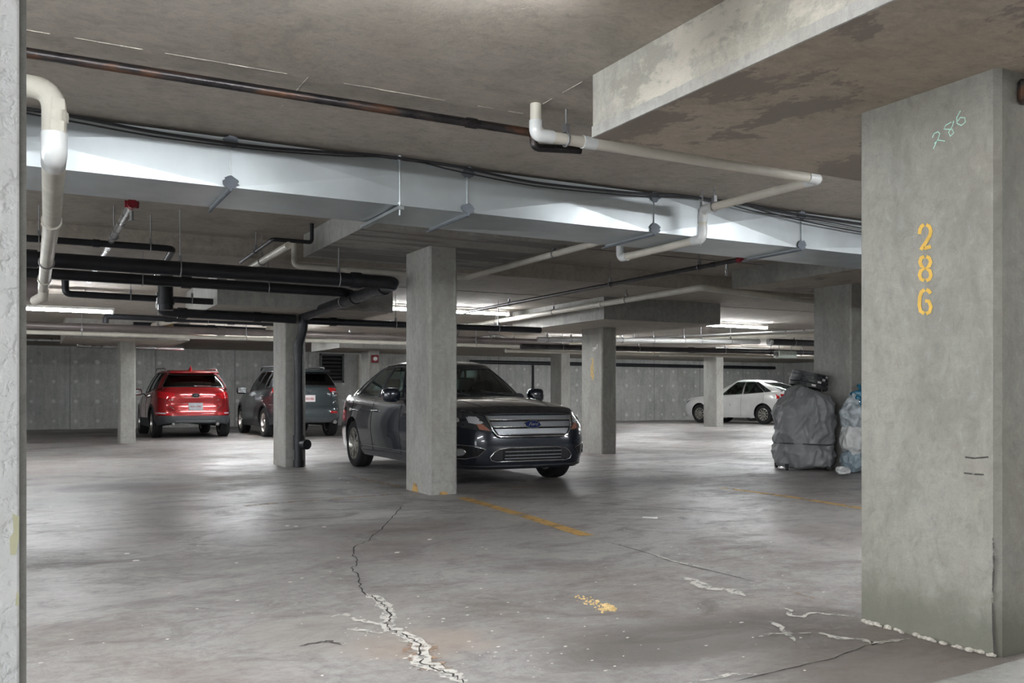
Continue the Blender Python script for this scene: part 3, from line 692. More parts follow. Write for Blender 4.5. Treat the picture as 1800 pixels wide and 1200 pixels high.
# far horizontal bundle
pipe('fat brown-grey pipe crossing the far left and middle', [(-3, 17.6, 2.2), (10.9, 17.6, 2.2)], .066, 'brown_pipe', hangers=[(0, .37), (0, .63), (0, .9)], couplings=[(0, .1, .08), (0, .45, .07), (0, .75, .07)])
pipe('long white pipe directly under the fat brown-grey one', [(-3, 17.5, 2.08), (10.4, 17.5, 2.08)], .038, 'white_pipe', hangers=[(0, .29), (0, .5), (0, .86)], couplings=[(0, .33, .04), (0, .7, .04)])
pipe('pale blue-grey pipe stepping down against the far left wall', [(-1.5, 24.5, 2.34), (1.15, 24.5, 2.34), (1.15, 24.5, 2.22), (3.6, 24.5, 2.2)], .045, 'silver_pipe', couplings=[(2, .3, .05)], R=.08)
pipe('pale grey pipe crossing behind column 309 toward the right', [(9.3, 16.2, 2.16), (14.6, 15.4, 2.22)], .055, 'grey_pipe', hangers=[(0, .04), (0, .14), (0, .24), (0, .36), (0, .5), (0, .64), (0, .72), (0, .86)])
pipe('dark pipe under the pale grey one at the right', [(9.3, 16.9, 2.05), (19.5, 16.9, 2.12)], .06, 'dark_pipe', hangers=[(0, .1), (0, .3), (0, .55), (0, .8)], couplings=[(0, .2, .07), (0, .45, .08), (0, .7, .07)])
pipe('black pipe with a pale round end near the column behind the bundle', [(19.5, 15.2, 2.22), (14.75, 15.2, 2.21)], .075, 'black_pipe', hangers=[(0, .85)], ends='silver_pipe')
pipe('lowest off-white pipe passing over the column before the white sedan', [(9.4, 17.8, 2.0), (21.0, 17.8, 2.05)], .04, 'white_pipe', couplings=[(0, .35, .05), (0, .7, .06)], hangers=[(0, .35), (0, .68)])
pipe('white branch pipe rising to the right over the far ceiling', [(11.0, 20.5, 2.25), (15.2, 14.2, 2.33)], .045, 'white_pipe', hangers=[(0, .5)])
pipe('thin grey pipe rising beside the white branch pipe', [(10.4, 19.2, 2.25), (14.8, 13.2, 2.38)], .022, 'silver_pipe', hangers=[(0, .4)])
pipe('black tube standing in for the shadow gap high along the back wall at the right', [(14.6, 30.45, 2.28), (29.8, 30.45, 2.28)], .07, 'black_pipe')  # black tube drawn where a dark shadow gap runs under the ceiling
pipe('black vertical pipe on the back wall above the white sedan', [(26.3, 30.54, 2.2), (26.3, 30.54, 0)], .045, 'black_pipe', couplings=[(0, .3, .05)])
pipe('thin black downpipe on the back wall beside the far column', [(17.35, 30.555, 2.2), (17.35, 30.555, 1.3)], .04, 'black_pipe', couplings=[(0, .95, .04)])
pipe('white downpipe beside the louvre on the back wall', [(10.35, 30.525, 2.45), (10.35, 30.525, 1.0)], .07, 'white_pipe')
pipe('grey pipe bending in a hump above the fat brown-grey pipe', [(5.9, 18.4, 2.3), (8.9, 18.4, 2.3), (9.5, 18.4, 2.38), (9.9, 18.4, 2.26), (10.2, 18.4, 2.26)], .03, 'silver_pipe', R=.1)
pipe('black pipe above the fat brown-grey pipe at the left', [(1.8, 18.3, 2.33), (4.6, 18.3, 2.3)], .05, 'black_pipe', couplings=[(0, .2, .07), (0, .5, .07), (0, .95, .06)], R=.1)
pipe('white branch dropping toward the fat brown-grey pipe at the left', [(2.9, 15.6, 2.42), (2.1, 17.9, 2.3), (2.1, 17.9, 2.2)], .05, 'white_pipe')
pipe('black pipe with a drop elbow over the fat pipe left of the piped column', [(1.15, 15.9, 2.16), (1.15, 15.9, 2.27), (4.3, 15.9, 2.25)], .045, 'black_pipe', couplings=[(1, .3, .06), (1, .62, .06), (1, .8, .04)], hangers=[(1, .5)], R=.08)
pipe('white branch dropping near the piped column', [(5.0, 16.0, 2.4), (4.2, 17.9, 2.32), (4.2, 17.9, 2.2)], .05, 'white_pipe')
vv = empty('valve', (2.35, 17.75, 2.28), label='brass valve beside the white branch above the fat brown-grey pipe', cat='valve')
bm = bmesh.new(); add_cyl(bm, (-.08, 0, 0), (.08, 0, 0), .04, seg=12); add_cyl(bm, (0, 0, 0), (0, 0, .07), .02, seg=8); bmobj('valve_body', bm, M['copper'], vv, smooth=40)
bm = bmesh.new(); add_cyl(bm, (0, 0, .07), (0, 0, .08), .05, seg=16); bmobj('handwheel', bm, M['copper'], vv)
# red alarm bell, louvre, box
al = empty('alarm_bell', (8.13, 22.77, 1.98), label='small red alarm bell at the top of the far column behind the sedan roof', cat='alarm')
bm = bmesh.new(); add_box(bm, -.09, -.05, -.1, .09, .03, .1, bev=.01); bmobj('backbox', bm, M['red_paint'], al)
bm = bmesh.new(); add_cyl(bm, (0, -.05, 0), (0, -.09, 0), .06, .045, seg=16); bmobj('bell_dome', bm, M['housing'], al, smooth=40)
lo = empty('louvre_vent', (9.35, 30.52, 1.97), label='dark louvred vent high on the back wall behind the grey car', cat='vent')
bm = bmesh.new()
for (a, b, c, d) in ((-.42, -.5, -.36, .5), (.36, -.5, .42, .5), (-.42, .44, .42, .5), (-.42, -.5, .42, -.44)): add_box(bm, a, -.04, b, c, .06, d)
bmobj('vent_frame', bm, plain('louvre frame', (.12, .13, .13), .6), lo)
for i in range(7):
    bm = bmesh.new(); add_box(bm, -.36, -.04, -.006, .36, .05, .006, M=Matrix.Translation((0, 0, -.38+i*.127)) @ Matrix.Rotation(rad(-40), 4, 'X')); bmobj('slat', bm, M['dark_pipe'], lo)
bm = bmesh.new(); add_box(bm, -.36, .05, -.44, .36, .075, .44); bmobj('vent_back', bm, M['cable'], lo)
jb = empty('heater_box', (15.9, 15.9, 1.98), label='pale green-grey box unit hanging beside the column behind the bundle', cat='heater')
bm = bmesh.new(); add_box(bm, -.28, -.1, -.08, .28, .1, .08, bev=.01); bmobj('casing', bm, plain('pale green enamel', (.55, .62, .55), .4), jb)
bm = bmesh.new(); add_cyl(bm, (-.2, 0, .08), (-.2, 0, ZC-1.98), .008, seg=6); add_cyl(bm, (.2, 0, .08), (.2, 0, ZC-1.98), .008, seg=6); bmobj('hanger', bm, M['rod'], jb)
bm = bmesh.new(); add_cyl(bm, (-.28, 0, 0), (-.32, 0, 0), .07, .06, seg=14); bmobj('fan_grille', bm, M['rod'], jb)
# steel bracket braces at the middle bundle
for (u, lb) in ((8.1, 'left'), (8.9, 'right')):
    bm = bmesh.new(); add_cyl(bm, (-.12, 0, .26), (0, 0, 0), .012, seg=6); add_cyl(bm, (.12, 0, .26), (0, 0, 0), .012, seg=6)
    o = bmobj('pipe_brace', bm, M['rod'], None, loc=(u, 17.55, 2.25)); tag(o, f'{lb} of the two V-shaped steel braces over the fat pipe right of the middle column', 'bracket')
# rusty clamp on the right edge of column 286
q = P(1792, 160, v=2.128)
bm = bmesh.new(); add_box(bm, -.02, -.03, -.05, .05, 0, .04, bev=.01); bmobj('rusty_bracket', bm, M['rust'], c286, loc=(q.x-c286.location.x+.0, 2.13-c286.location.y, q.z))

# ------------------------------------------------------------------ lights
def fixture(u, v, z, label, L=2.4, cham=True):
    e = empty('fluorescent_light', (u, v, z), label=label, cat='ceiling light', group='fluorescent strip lights')
    bm = bmesh.new(); add_box(bm, -L/2-.02, -.055, .02, L/2+.02, .055, .06, bev=.006); bmobj('housing', bm, M['housing'], e)
    for s in (-1, 1):
        bm = bmesh.new(); add_cyl(bm, (-L/2, s*.03, 0), (L/2, s*.03, 0), .017, seg=10); bmobj('tube', bm, M['tube'], e, smooth=40)
        bm = bmesh.new(); add_box(bm, s*(L/2)-.01, -.055, -.025, s*(L/2)+.012, .055, .022); bmobj('lampholder', bm, M['housing'], e)
        bm = bmesh.new(); add_cyl(bm, (s*L*.35, 0, .07), (s*L*.35, 0, ZC-z), .004, seg=6); bmobj('suspension', bm, M['rod'], e)
fixture(-.08, 14.2, 2.19, 'long glowing strip light at the far left behind the black pipes')
fixture(6.27, 14.05, 2.42, 'glowing strip light partly hidden by the middle column')
fixture(12.5, 14.25, 2.42, 'glowing strip light at the right beyond the drop panel of column 309')
fixture(18.9, 14.2, 2.42, 'strip light hidden behind the column at the grey bundle')
fixture(25.2, 14.2, 2.42, 'strip light nearest the right wall')
fixture(.55, 2.7, 2.43, 'added fill strip light just above the picture at the upper left')  # made-up lamp out of view, brightens the near floor and ceiling
fixture(6.1, 2.75, 2.3, 'added fill strip light hidden beyond the nearest column')  # added lamp out of view, lights the middle column's right face
fixture(-.4, -2.6, 2.4, 'added fill strip light behind the camera on the left')  # added unseen lamp that brightens the stucco wall
fixture(-2.6, 19.0, 2.31, 'added fill strip light hidden above the fat pipe near the left wall')  # added hidden lamp to lift the left part of the back wall
fixture(6.2, .7, 2.25, 'strip light behind the nearest column')
fixture(12.6, .7, 2.25, 'strip light far right of the camera')
fixture(4.5, 19.4, 2.33, 'added fill strip light hidden above the fat pipe at the far left')  # this and the next three: lamps added behind pipes for the far end
fixture(12.5, 19.6, 2.25, 'added fill strip light behind the pipes right of column 309')
fixture(19.5, 20.4, 2.28, 'added fill strip light behind the pipes before the white sedan')
fixture(25.8, 20.4, 2.28, 'added fill strip light on the way to the white sedan')
fixture(5.0, 23.3, 2.43, 'added fill strip light over the tails of the two crossovers')  # added hidden lamp, fills the dim far left
fixture(18.9, 25.0, 2.44, 'strip light before the back wall left of the white sedan')
fixture(24.8, 25.0, 2.44, 'strip light right over the white sedan')
# ------------------------------------------------------------------ cars
def paint(name, col, rough=.22, metal=.3, flake=.08):
    g = G(name); f = g.noise(3, 3)
    g.base(g.ramp(f, [(.3, tuple(c*.92 for c in col)), (.7, tuple(c*1.06 for c in col))]))
    g.p(Roughness=rough, Metallic=metal, Coat_Weight=1.0, Coat_Roughness=.03); return g.m
M['tyre'] = plain('tyre rubber', (.02, .02, .022), .8, 0, var=.2, bump=.1)
M['rim'] = plain('silver alloy', (.62, .6, .56), .3, .8, var=.05)
M['chrome'] = plain('chrome trim', (.7, .7, .72), .12, 1, var=.04)
M['satin'] = plain('satin grille metal', (.26, .27, .29), .42, .7, var=.04)
M['trim'] = plain('black plastic trim', (.022, .022, .025), .45, 0, var=.15)
M['cladding'] = plain('grey plastic cladding', (.06, .066, .072), .6, 0, var=.12)
M['void'] = plain('dark recess', (.008, .008, .009), .8, 0, var=0)
M['cabin'] = plain('dark cabin fabric', (.06, .06, .065), .8, 0, var=.2)
M['seat'] = plain('grey seat fabric', (.2, .2, .21), .85, 0, var=.15)
M['red_lens'] = plain('red lamp lens', (.5, .01, .015), .12, 0, coat=1, var=.05)
M['clear_lens'] = plain('clear lamp lens', (.6, .62, .65), .1, .3, coat=1, var=.1, scale=30)
M['amber'] = plain('amber lamp lens', (.32, .14, .1), .15, 0, coat=1, var=.2, scale=30)
M['lamp_dark'] = plain('smoked lamp bezel', (.06, .065, .07), .2, .4, coat=1, var=.3, scale=20)
M['plate'] = plain('plate white', (.62, .58, .58), .5, 0, var=.03)
M['plate_ink'] = plain('plate red ink', (.4, .08, .08), .5, 0, var=0)
M['blue_badge'] = plain('dark blue enamel', (.01, .02, .09), .2, 0, coat=1, var=0)
def glass(name, col, alpha_tint):
    g = G(name); g.b.inputs['Base Color'].default_value = (*col, 1)
    g.p(Roughness=.03, Metallic=0.0, Specular_IOR_Level=.6)
    tr = g.n('BsdfTransparent'); tr.inputs[0].default_value = (*alpha_tint, 1)
    gl = g.n('BsdfGlossy'); gl.inputs['Roughness'].default_value = .03; gl.inputs[0].default_value = (.9, .95, .95, 1)
    fr = g.n('Fresnel'); fr.inputs[0].default_value = 1.7
    mx = g.n('MixShader'); g.L(fr.outputs[0], mx.inputs[0]); g.L(tr.outputs[0], mx.inputs[1]); g.L(gl.outputs[0], mx.inputs[2]); g.L(mx.outputs[0], g.out.inputs[0])
    return g.m
M['glass'] = glass('greenish window glass', (.1, .14, .13), (.7, .86, .8))
M['dark_glass'] = glass('tinted window glass', (.02, .02, .02), (.1, .12, .13))

def wheel(parent, x, y, r, rr, wd, side, style, mat='rim', steer=0):
    """side +1 / -1 : outward y direction"""
    e = bpy.data.objects.new('wheel', None); link(e, parent); e.location = (x, y, r); e.rotation_euler = (0, 0, steer)
    w = wd/2; s = side
    bm = bmesh.new()
    prof = [(rr, -w*.9), (rr+.03, -w), (r-.03, -w), (r-.008, -w*.86), (r, -w*.6)]
    for k in range(-2, 3): prof += [(r, k*w*.24-.012), (r-.008, k*w*.24-.006), (r-.008, k*w*.24+.006), (r, k*w*.24+.012)]
    prof += [(r, w*.6), (r-.008, w*.86), (r-.03, w), (rr+.03, w), (rr, w*.9), (rr, -w*.9)]
    lathe(bm, [(a, b*s) for a, b in prof], 48); bmobj('tyre', bm, M['tyre'], e, smooth=35)
    bm = bmesh.new()
    lathe(bm, [(a, b*s) for a, b in [(rr, w*.92), (rr-.012, w*.95), (rr-.02, w*.8), (rr-.035, w*.2), (rr-.04, -w*.8), (rr, -w*.85)]], 40)
    n = {'split': 5, 'ten': 10, 'five': 5}[style]
    def spoke(a0, a1, w0, w1, yo=.72, yi=.62, r0=.05, r1=rr-.012):
        p = []
        for (ra, an, ww, yy) in ((r0, a0, w0, yi), (r1, a1, w1, yo)):
            c = Vector((math.cos(an), 0, math.sin(an)))*ra; t = Vector((-math.sin(an), 0, math.cos(an)))*ww/2
            p.append([c-t+Vector((0, s*w*yy, 0)), c+t+Vector((0, s*w*yy, 0)), c+t*.7+Vector((0, s*w*(yy-.28), 0)), c-t*.7+Vector((0, s*w*(yy-.28), 0))])
        A_ = [bm.verts.new(q) for q in p[0]]; B_ = [bm.verts.new(q) for q in p[1]]
        for i in range(4): bm.faces.new((A_[i], A_[(i+1) % 4], B_[(i+1) % 4], B_[i]))
        bm.faces.new(A_[::-1]); bm.faces.new(B_)
    for k in range(n):
        a = 2*PI*k/n+PI/2
        if style == 'split': spoke(a-.05, a-.27, .034, .03, .86, .8); spoke(a+.05, a+.27, .034, .03, .86, .8)
        elif style == 'ten': spoke(a, a+.1, .03, .04)
        else: spoke(a-.08, a-.16, .03, .035); spoke(a+.08, a+.16, .03, .035)
    add_cyl(bm, (0, s*w*.4, 0), (0, s*w*.76, 0), .07, .055, seg=20); bmobj('rim', bm, M[mat], e, smooth=30)
    bm = bmesh.new(); add_cyl(bm, (0, -s*w*.2, 0), (0, s*w*.05, 0), rr*.72, seg=28); add_cyl(bm, (0, -s*w*.7, 0), (0, -s*w*.55, 0), rr*.96, seg=24); bmobj('brake_disc', bm, M['void'], e)  # near-black discs: shade of the spoke gaps put into their colour
    bm = bmesh.new(); add_cyl(bm, (0, s*w*.74, 0), (0, s*w*.8, 0), .03, seg=16); bmobj('wheel_cap', bm, M['chrome'], e)
    return e

class CarB:
    def __init__(s, S, loc, rz, label, cat='car', group=None):
        s.S = S; s.e = empty(S.get('name', 'car'), (loc[0], loc[1], 0), rz, label=label, cat=cat, group=group)
        s.n = S.get('n', 5.0)
        s.build()
    def loop(s, N, n):
        # even arc distribution on the real outline
        A_ = 2.3; W_ = .92; ph = [2*PI*i/4000 for i in range(4001)]
        f = lambda p: (math.copysign(abs(math.cos(p))**(2/n), math.cos(p)), math.copysign(abs(math.sin(p))**(2/n), math.sin(p)))
        pts = [f(p) for p in ph]; acc = [0]
        for a, b in zip(pts, pts[1:]): acc.append(acc[-1]+math.hypot((a[0]-b[0])*A_, (a[1]-b[1])*W_))
        out = []; j = 0
        for k in range(N):
            t = acc[-1]*k/N
            while acc[j+1] < t: j += 1
            out.append(pts[j])
        return out
    def zlid(s, x, y):
        S = s.S; zs = smooth_tab(S['zs'], x); cr = smooth_tab(S['crown'], x); w = S['W']*.93
        return zs+cr*(1-min(1, abs(y)/w)**2.6)
    def body_pt(s, c, sn, h):
        S = s.S; xc = (S['xf'][0][2]+S['xr'][0][2])/2 if 0 else (S['F']+S['R'])/2; A_ = (S['F']-S['R'])/2
        xn = xc+A_*c; zb = smooth_tab(S['zb'], xn); zs = smooth_tab(S['zs'], xn); z = zb+(zs-zb)*h
        Fx = S['F']+smooth_tab(S['nose'], z); Rx = S['R']+smooth_tab(S['tail'], z)
        x = (Fx+Rx)/2+(Fx-Rx)/2*c
        y = S['W']*smooth_tab(S['wz'], h)*sn
        return Vector((x, y, z))
    def build(s):
        S = s.S; e = s.e; N = 132; lp = s.loop(N, s.n)
        hs = [0, .04, .1, .18, .27, .36, .45, .54, .63, .72, .8, .87, .93, .97, 1.0]
        V = []; Fc = []; fm = []
        for h in hs:
            V += [s.body_pt(c, sn, h) for c, sn in lp]
        top = [s.body_pt(c, sn, 1.0) for c, sn in lp]
        cx = (S['F']+S['R'])/2
        lids = [.985, .95, .9, .84, .77, .7, .62, .54, .45, .36, .27, .18, .09]
        for k in lids:
            for p in top:
                x = cx+(p.x-cx)*(k if abs(p.x-cx) > 1 else k); y = p.y*k
                V.append(Vector((x, y, s.zlid(x, y))))
        rows = len(hs)+len(lids)
        for r_ in range(rows-1):
            for i in range(N):
                j = (i+1) % N; Fc.append([r_*N+i, r_*N+j, (r_+1)*N+j, (r_+1)*N+i])
        V.append(Vector((cx, 0, s.zlid(cx, 0)))); ti = len(V)-1
        for i in range(N): Fc.append([(rows-1)*N+i, (rows-1)*N+(i+1) % N, ti])
        V.append(Vector((cx, 0, S['zb'][1][1]))); bi = len(V)-1
        for i in range(N): Fc.append([(i+1) % N, i, bi])
        # lid under the cabin is trim coloured
        gx0, gx1 = S['base'][0]+.12, S['base'][1]-.15
        for f in Fc:
            c = sum((V[i] for i in f), Vector())/len(f)
            inside = gx0 < c.x < gx1 and abs(c.y) < S['W']*.8 and c.z > smooth_tab(S['zs'], c.x)-.03 and (abs(c.y) < S['W']*.80)
            fm.append(1 if (inside and all(abs(V[i].y) < S['W']*.86 for i in f)) else (2 if c.z < S.get('clad', 0) else 0))
        me = bpy.data.meshes.new('body'); me.from_pydata([tuple(v) for v in V], [], Fc)
        for m in (S['paint'], M['cabin'], M['cladding'], M['void']): me.materials.append(m)
        me.polygons.foreach_set('material_index', fm); me.validate(); me.update()
        s.bvh = BVHTree.FromPolygons([tuple(v) for v in V], Fc)
        o = bpy.data.objects.new('body', me); link(o, e)
        # wheel wells
        bm = bmesh.new(); r = S['r']; W = S['W']
        for x in (0, S['wb']):
            for sd in (-1, 1):
                ra = r+S.get('arch', .045)
                add_cyl(bm, (x, sd*(W-.32), r+.01), (x, sd*(W+.3), r+.01), ra, seg=48)
                add_box(bm, x-ra*.985, min(sd*(W-.32), sd*(W+.3)), -.3, x+ra*.985, max(sd*(W-.32), sd*(W+.3)), r*.35)
        cm = bpy.data.meshes.new('cut'); bmesh.ops.recalc_face_normals(bm, faces=bm.faces); bm.to_mesh(cm); bm.free(); cm.materials.append(M['void'])
        cu = bpy.data.objects.new('cut', cm); link(cu, None)
        md = o.modifiers.new('b', 'BOOLEAN'); md.operation = 'DIFFERENCE'; md.object = cu; md.solver = 'EXACT'; md.use_self = True
        try: md.material_mode = 'TRANSFER'
        except Exception: pass
        cu.matrix_world = e.matrix_world
        sc.view_layers[0].update(); cu.matrix_world = e.matrix_world.copy(); sc.view_layers[0].update()
        ev = o.evaluated_get(bpy.context.evaluated_depsgraph_get()); nm = bpy.data.meshes.new_from_object(ev)
        o.modifiers.clear(); o.data = nm; bpy.data.objects.remove(cu)
        nm.polygons.foreach_set('use_smooth', [True]*len(nm.polygons)); nm.set_sharp_from_angle(angle=rad(38))
        s.body = o
        s.greenhouse()
        for x, st in ((0, 0), (S['wb'], S.get('steer', 0))):
            for sd in (-1, 1):
                wheel(e, x, sd*(W-S['tw']/2-.03), r, S['rr'], S['tw'], sd, S['style'], S.get('rim', 'rim'), st)
    def greenhouse(s):
        S = s.S; e = s.e; n = 6.0
        b0, b1, wb_ = S['base']; t0, t1, wt = S['top']
        # angles: 0 front centre .. pi rear centre (left side), mirrored
        def ph_of(xn): xn = max(-1, min(1, xn)); return math.acos(math.copysign(abs(xn)**(n/2), xn))
        def sup(p): return math.copysign(abs(math.cos(p))**(2/n), math.cos(p)), math.copysign(abs(math.sin(p))**(2/n), math.sin(p))
        br = sorted(set([0.0, PI]+S['phi']))
        ph = []
        for a, b in zip(br, br[1:]):
            k = max(1, int((b-a)/.09)); ph += [a+(b-a)*i/k for i in range(k)]
        # extra density for side where superellipse runs straight
        full = ph + [PI] + [2*PI-p for p in reversed(ph[1:])]
        vs = [0, .07, .25, .45, .65, .82, .92, 1.0]
        bx = (b0+b1)/2; ba = (b1-b0)/2; tx = (t0+t1)/2; ta = (t1-t0)/2
        def GP(p, v):
            c, sn = sup(p); c2 = c
            B_ = Vector((bx+ba*c, wb_*sn, 0)); B_.x -= S.get('bow', .12)*(abs(sn)**2)*(1 if c > 0 else 0)*max(0, c)
            B_.z = s.zlid(B_.x, B_.y)-.015
            T_ = Vector((tx+ta*c, wt*sn, 0)); T_.x -= .06*(abs(sn)**2)*max(0, c); T_.z = smooth_tab(S['roof'], T_.x)-.045
            q = B_.lerp(T_, v)
            bul = 4*v*(1-v)*S.get('bulge', .02)
            q += Vector((c*.7*bul if abs(c) > .9 else 0, sn*bul, bul*.3))
            return q
        L = len(full)-1
        grid = [[GP(p % (2*PI), v) for p in full[:-1]] for v in vs]
        def cat(p0, p1, v0, v1):
            m = (p0+p1)/2; mm = m if m < PI else 2*PI-m
            for nm, a, b, va, vb in S['panes']:
                if a-1e-6 <= mm <= b+1e-6 and va-1e-6 <= v0 and v1 <= vb+1e-6: return (nm, m < PI)
            return None
        groups = {}
        for j in range(len(vs)-1):
            for i in range(L):
                p0 = full[i]; p1 = full[i+1] if i+1 < len(full) else 2*PI
                k = cat(p0, p1, vs[j], vs[j+1])
                if k and k[0] in ('windshield', 'rear_window'): k = (k[0], True)
                groups.setdefault(k, []).append((j, i, (i+1) % L))
        for k, cells in groups.items():
            vid = {}; V = []; Fc = []
            def vi(j, i):
                if (j, i) not in vid: vid[(j, i)] = len(V); V.append(grid[j][i])
                return vid[(j, i)]
            for j, a, b in cells: Fc.append([vi(j, a), vi(j, b), vi(j+1, b), vi(j+1, a)])
            if k is None:
                # roof skin
                nb = len(V); top = [vi(len(vs)-1, i) for i in range(L)]; prev = top
                tcx = (t0+t1)/2
                for kk in (.97, .92, .84, .7, .5, .28):
                    cur = []
                    for i in range(L):
                        q = grid[-1][i]; x = tcx+(q.x-tcx)*kk; y = q.y*kk
                        z = smooth_tab(S['roof'], x)-.045+.045*min(1, ((1-kk)/.3))**.55 + S.get('rcrown', .012)*(1-kk)
                        V.append(Vector((x, y, z))); cur.append(len(V)-1)
                    for i in range(L): Fc.append([prev[i], prev[(i+1) % L], cur[(i+1) % L], cur[i]])
                    prev = cur
                V.append(Vector((tcx, 0, smooth_tab(S['roof'], tcx)+.012))); c_ = len(V)-1
                for i in range(L): Fc.append([prev[i], prev[(i+1) % L], c_])
                o = meshobj('roof', V, Fc, [S['paint'], M['trim']], e, smooth=45)
                o.data.polygons.foreach_set('material_index', [1 if (S.get('black_pillars') and V[f[0]].z < smooth_tab(S['roof'], V[f[0]].x)-.1 and abs(V[f[0]].y) > wt*.8 and b0+.35 < V[f[0]].x) else 0 for f in Fc][:len(o.data.polygons)])
            else:
                gm = S['glass_rear'] if k[0] in ('rear_window', 'quarter_window', 'rear_door_window') else S['glass']
                meshobj(k[0], V, Fc, gm, e, smooth=60)
        # black seal lines around panes (door frames)
        s.GP = GP
        for sgn in (1, -1):
            for nm, a, b, va, vb in S['panes']:
                if nm in ('windshield', 'rear_window') and sgn < 0: continue
                if nm in ('windshield', 'rear_window'):
                    a, b = -b, b
                    if nm == 'rear_window': a, b = S['panes'][[q[0] for q in S['panes']].index(nm)][1], 2*PI-S['panes'][[q[0] for q in S['panes']].index(nm)][1]
                loop = [(a+(b-a)*t/24, va) for t in range(25)]+[(b, va+(vb-va)*t/8) for t in range(1, 9)]+[(b+(a-b)*t/24, vb) for t in range(1, 25)]+[(a, vb+(va-vb)*t/8) for t in range(1, 8)]
                bm = bmesh.new(); pts = [GP((sgn*p) % (2*PI), v) for p, v in loop]; pts.append(pts[0])
                add_tube(bm, pts, .011 if nm not in ('windshield',) else .008, 5, caps=False)
                bmobj('window_seal', bm, S.get('seal', M['trim']), e, smooth=60)
    # ---- details laid on the body surface
    def hit(s, axis, a, b):
        o, d = {'x+': (Vector((6, a, b)), Vector((-1, 0, 0))), 'x-': (Vector((-5, a, b)), Vector((1, 0, 0))),
                'y+': (Vector((a, 3, b)), Vector((0, -1, 0))), 'y-': (Vector((a, -3, b)), Vector((0, 1, 0))), 'z+': (Vector((a, b, 4)), Vector((0, 0, -1)))}[axis]
        h = s.bvh.ray_cast(o, d)
        if h[0] is None:
            q = o.copy(); q += d*(4 if axis[0] != 'z' else 3); h = s.bvh.find_nearest(q)
        return h[0], d
    def patch(s, name, poly, axis, off, mat, grid=.05, thick=.012, smooth=50, parent=None, label=None, hitf=None):
        bm = bmesh.new(); vs = [bm.verts.new((a, b, 0)) for a, b in poly]; bm.faces.new(vs)
        xs = [p[0] for p in poly]; ys = [p[1] for p in poly]
        for ax, lo, hi in ((0, min(xs), max(xs)), (1, min(ys), max(ys))):
            k = math.ceil(lo/grid)
            while k*grid < hi:
                nrm = (1, 0, 0) if ax == 0 else (0, 1, 0); pt = (k*grid, 0, 0) if ax == 0 else (0, k*grid, 0)
                bmesh.ops.bisect_plane(bm, geom=bm.verts[:]+bm.edges[:]+bm.faces[:], plane_co=pt, plane_no=nrm); k += 1
        bd = [e_ for e_ in bm.edges if len(e_.link_faces) == 1]
        if thick:
            r = bmesh.ops.extrude_edge_only(bm, edges=bd); low = {v for v in r['geom'] if isinstance(v, bmesh.types.BMVert)}
        else: low = set()
        for v in bm.verts:
            h, d = (hitf or s.hit)(axis, v.co.x, v.co.y)
            v.co = h - d*(off if v not in low else off-thick)
        o = bmobj(name, bm, mat if not isinstance(mat, str) else M[mat], parent or s.e, smooth=smooth)
        if label: o['label'] = label
        return o
    def line(s, name, pts, axis, w, off, mat, closed=False, sub=.05, parent=None):
        P2 = [Vector(p) for p in pts]
        if closed: P2.append(P2[0])
        out = []
        for a, b in zip(P2, P2[1:]):
            k = max(1, int((b-a).length/sub))
            out += [a.lerp(b, i/k) for i in range(k)]
        out.append(P2[-1])
        q = []
        for p in out:
            h, d = s.hit(axis, p.x, p.y); q.append(h-d*off)
        bm = bmesh.new(); add_tube(bm, q, w, 6, caps=not closed)
        return bmobj(name, bm, mat if not isinstance(mat, str) else M[mat], parent or s.e, smooth=60)
    def text(s, name, body, size, cx, cz, axis, off, mat, shear=0, parent=None, ext=.003, bold=0, xs=1.0):
        cu = bpy.data.curves.new(name, 'FONT'); cu.body = body; cu.size = size; cu.extrude = ext; cu.align_x = 'CENTER'; cu.align_y = 'CENTER'; cu.shear = shear; cu.offset = bold; cu.resolution_u = 3
        to = bpy.data.objects.new(name, cu); link(to)
        me = bpy.data.meshes.new_from_object(to.evaluated_get(bpy.context.evaluated_depsgraph_get())); bpy.data.objects.remove(to); bpy.data.curves.remove(cu)
        h, d = s.hit(axis, cx, cz)
        me.materials.append(mat if not isinstance(mat, str) else M[mat])
        o = bpy.data.objects.new(name, me); link(o, parent or s.e)
        R_ = {'x+': Matrix(((0, 0, 1), (1, 0, 0), (0, 1, 0))), 'x-': Matrix(((0, 0, -1), (-1, 0, 0), (0, 1, 0)))}[axis]
        mm = R_.to_4x4(); mm.translation = h-d*off
        me.transform(mm @ Matrix.Diagonal((xs, 1, 1, 1))); return o
    def mirror(s, x, z, mat, sz=(.1, .2, .14), caps='trim'):
        for sd in (-1, 1):
            W = s.S['W']; e = s.e
            bm = bmesh.new(); bmesh.ops.create_uvsphere(bm, u_segments=16, v_segments=10, radius=.5)
            for v in bm.verts:
                c = v.co; f = lambda q: math.copysign(abs(2*q)**.6/2, q)
                v.co = Vector((f(c.x)*sz[0]*1.6+(-.03*abs(c.y)), f(c.y)*sz[1]*1.1, f(c.z)*sz[2]*1.25))
            bmesh.ops.translate(bm, verts=bm.verts, vec=(x, sd*(W+.075), z)); o = bmobj('side_mirror', bm, mat, e, smooth=60)
            bm = bmesh.new(); add_box(bm, x-.04, min(sd*(W-.1), sd*(W+.0)), z-.06, x+.03, max(sd*(W-.1), sd*(W+.0)), z-.03, bev=.008); bmobj('mirror_arm', bm, M['trim'], o)
            bm = bmesh.new(); add_box(bm, x-sz[0]*.8-.006, sd*(W+.075)-sz[1]*.42, z-sz[2]*.42, x-sz[0]*.72, sd*(W+.075)+sz[1]*.42, z+sz[2]*.42, bev=.003); bmobj('mirror_glass', bm, M['chrome'], o)
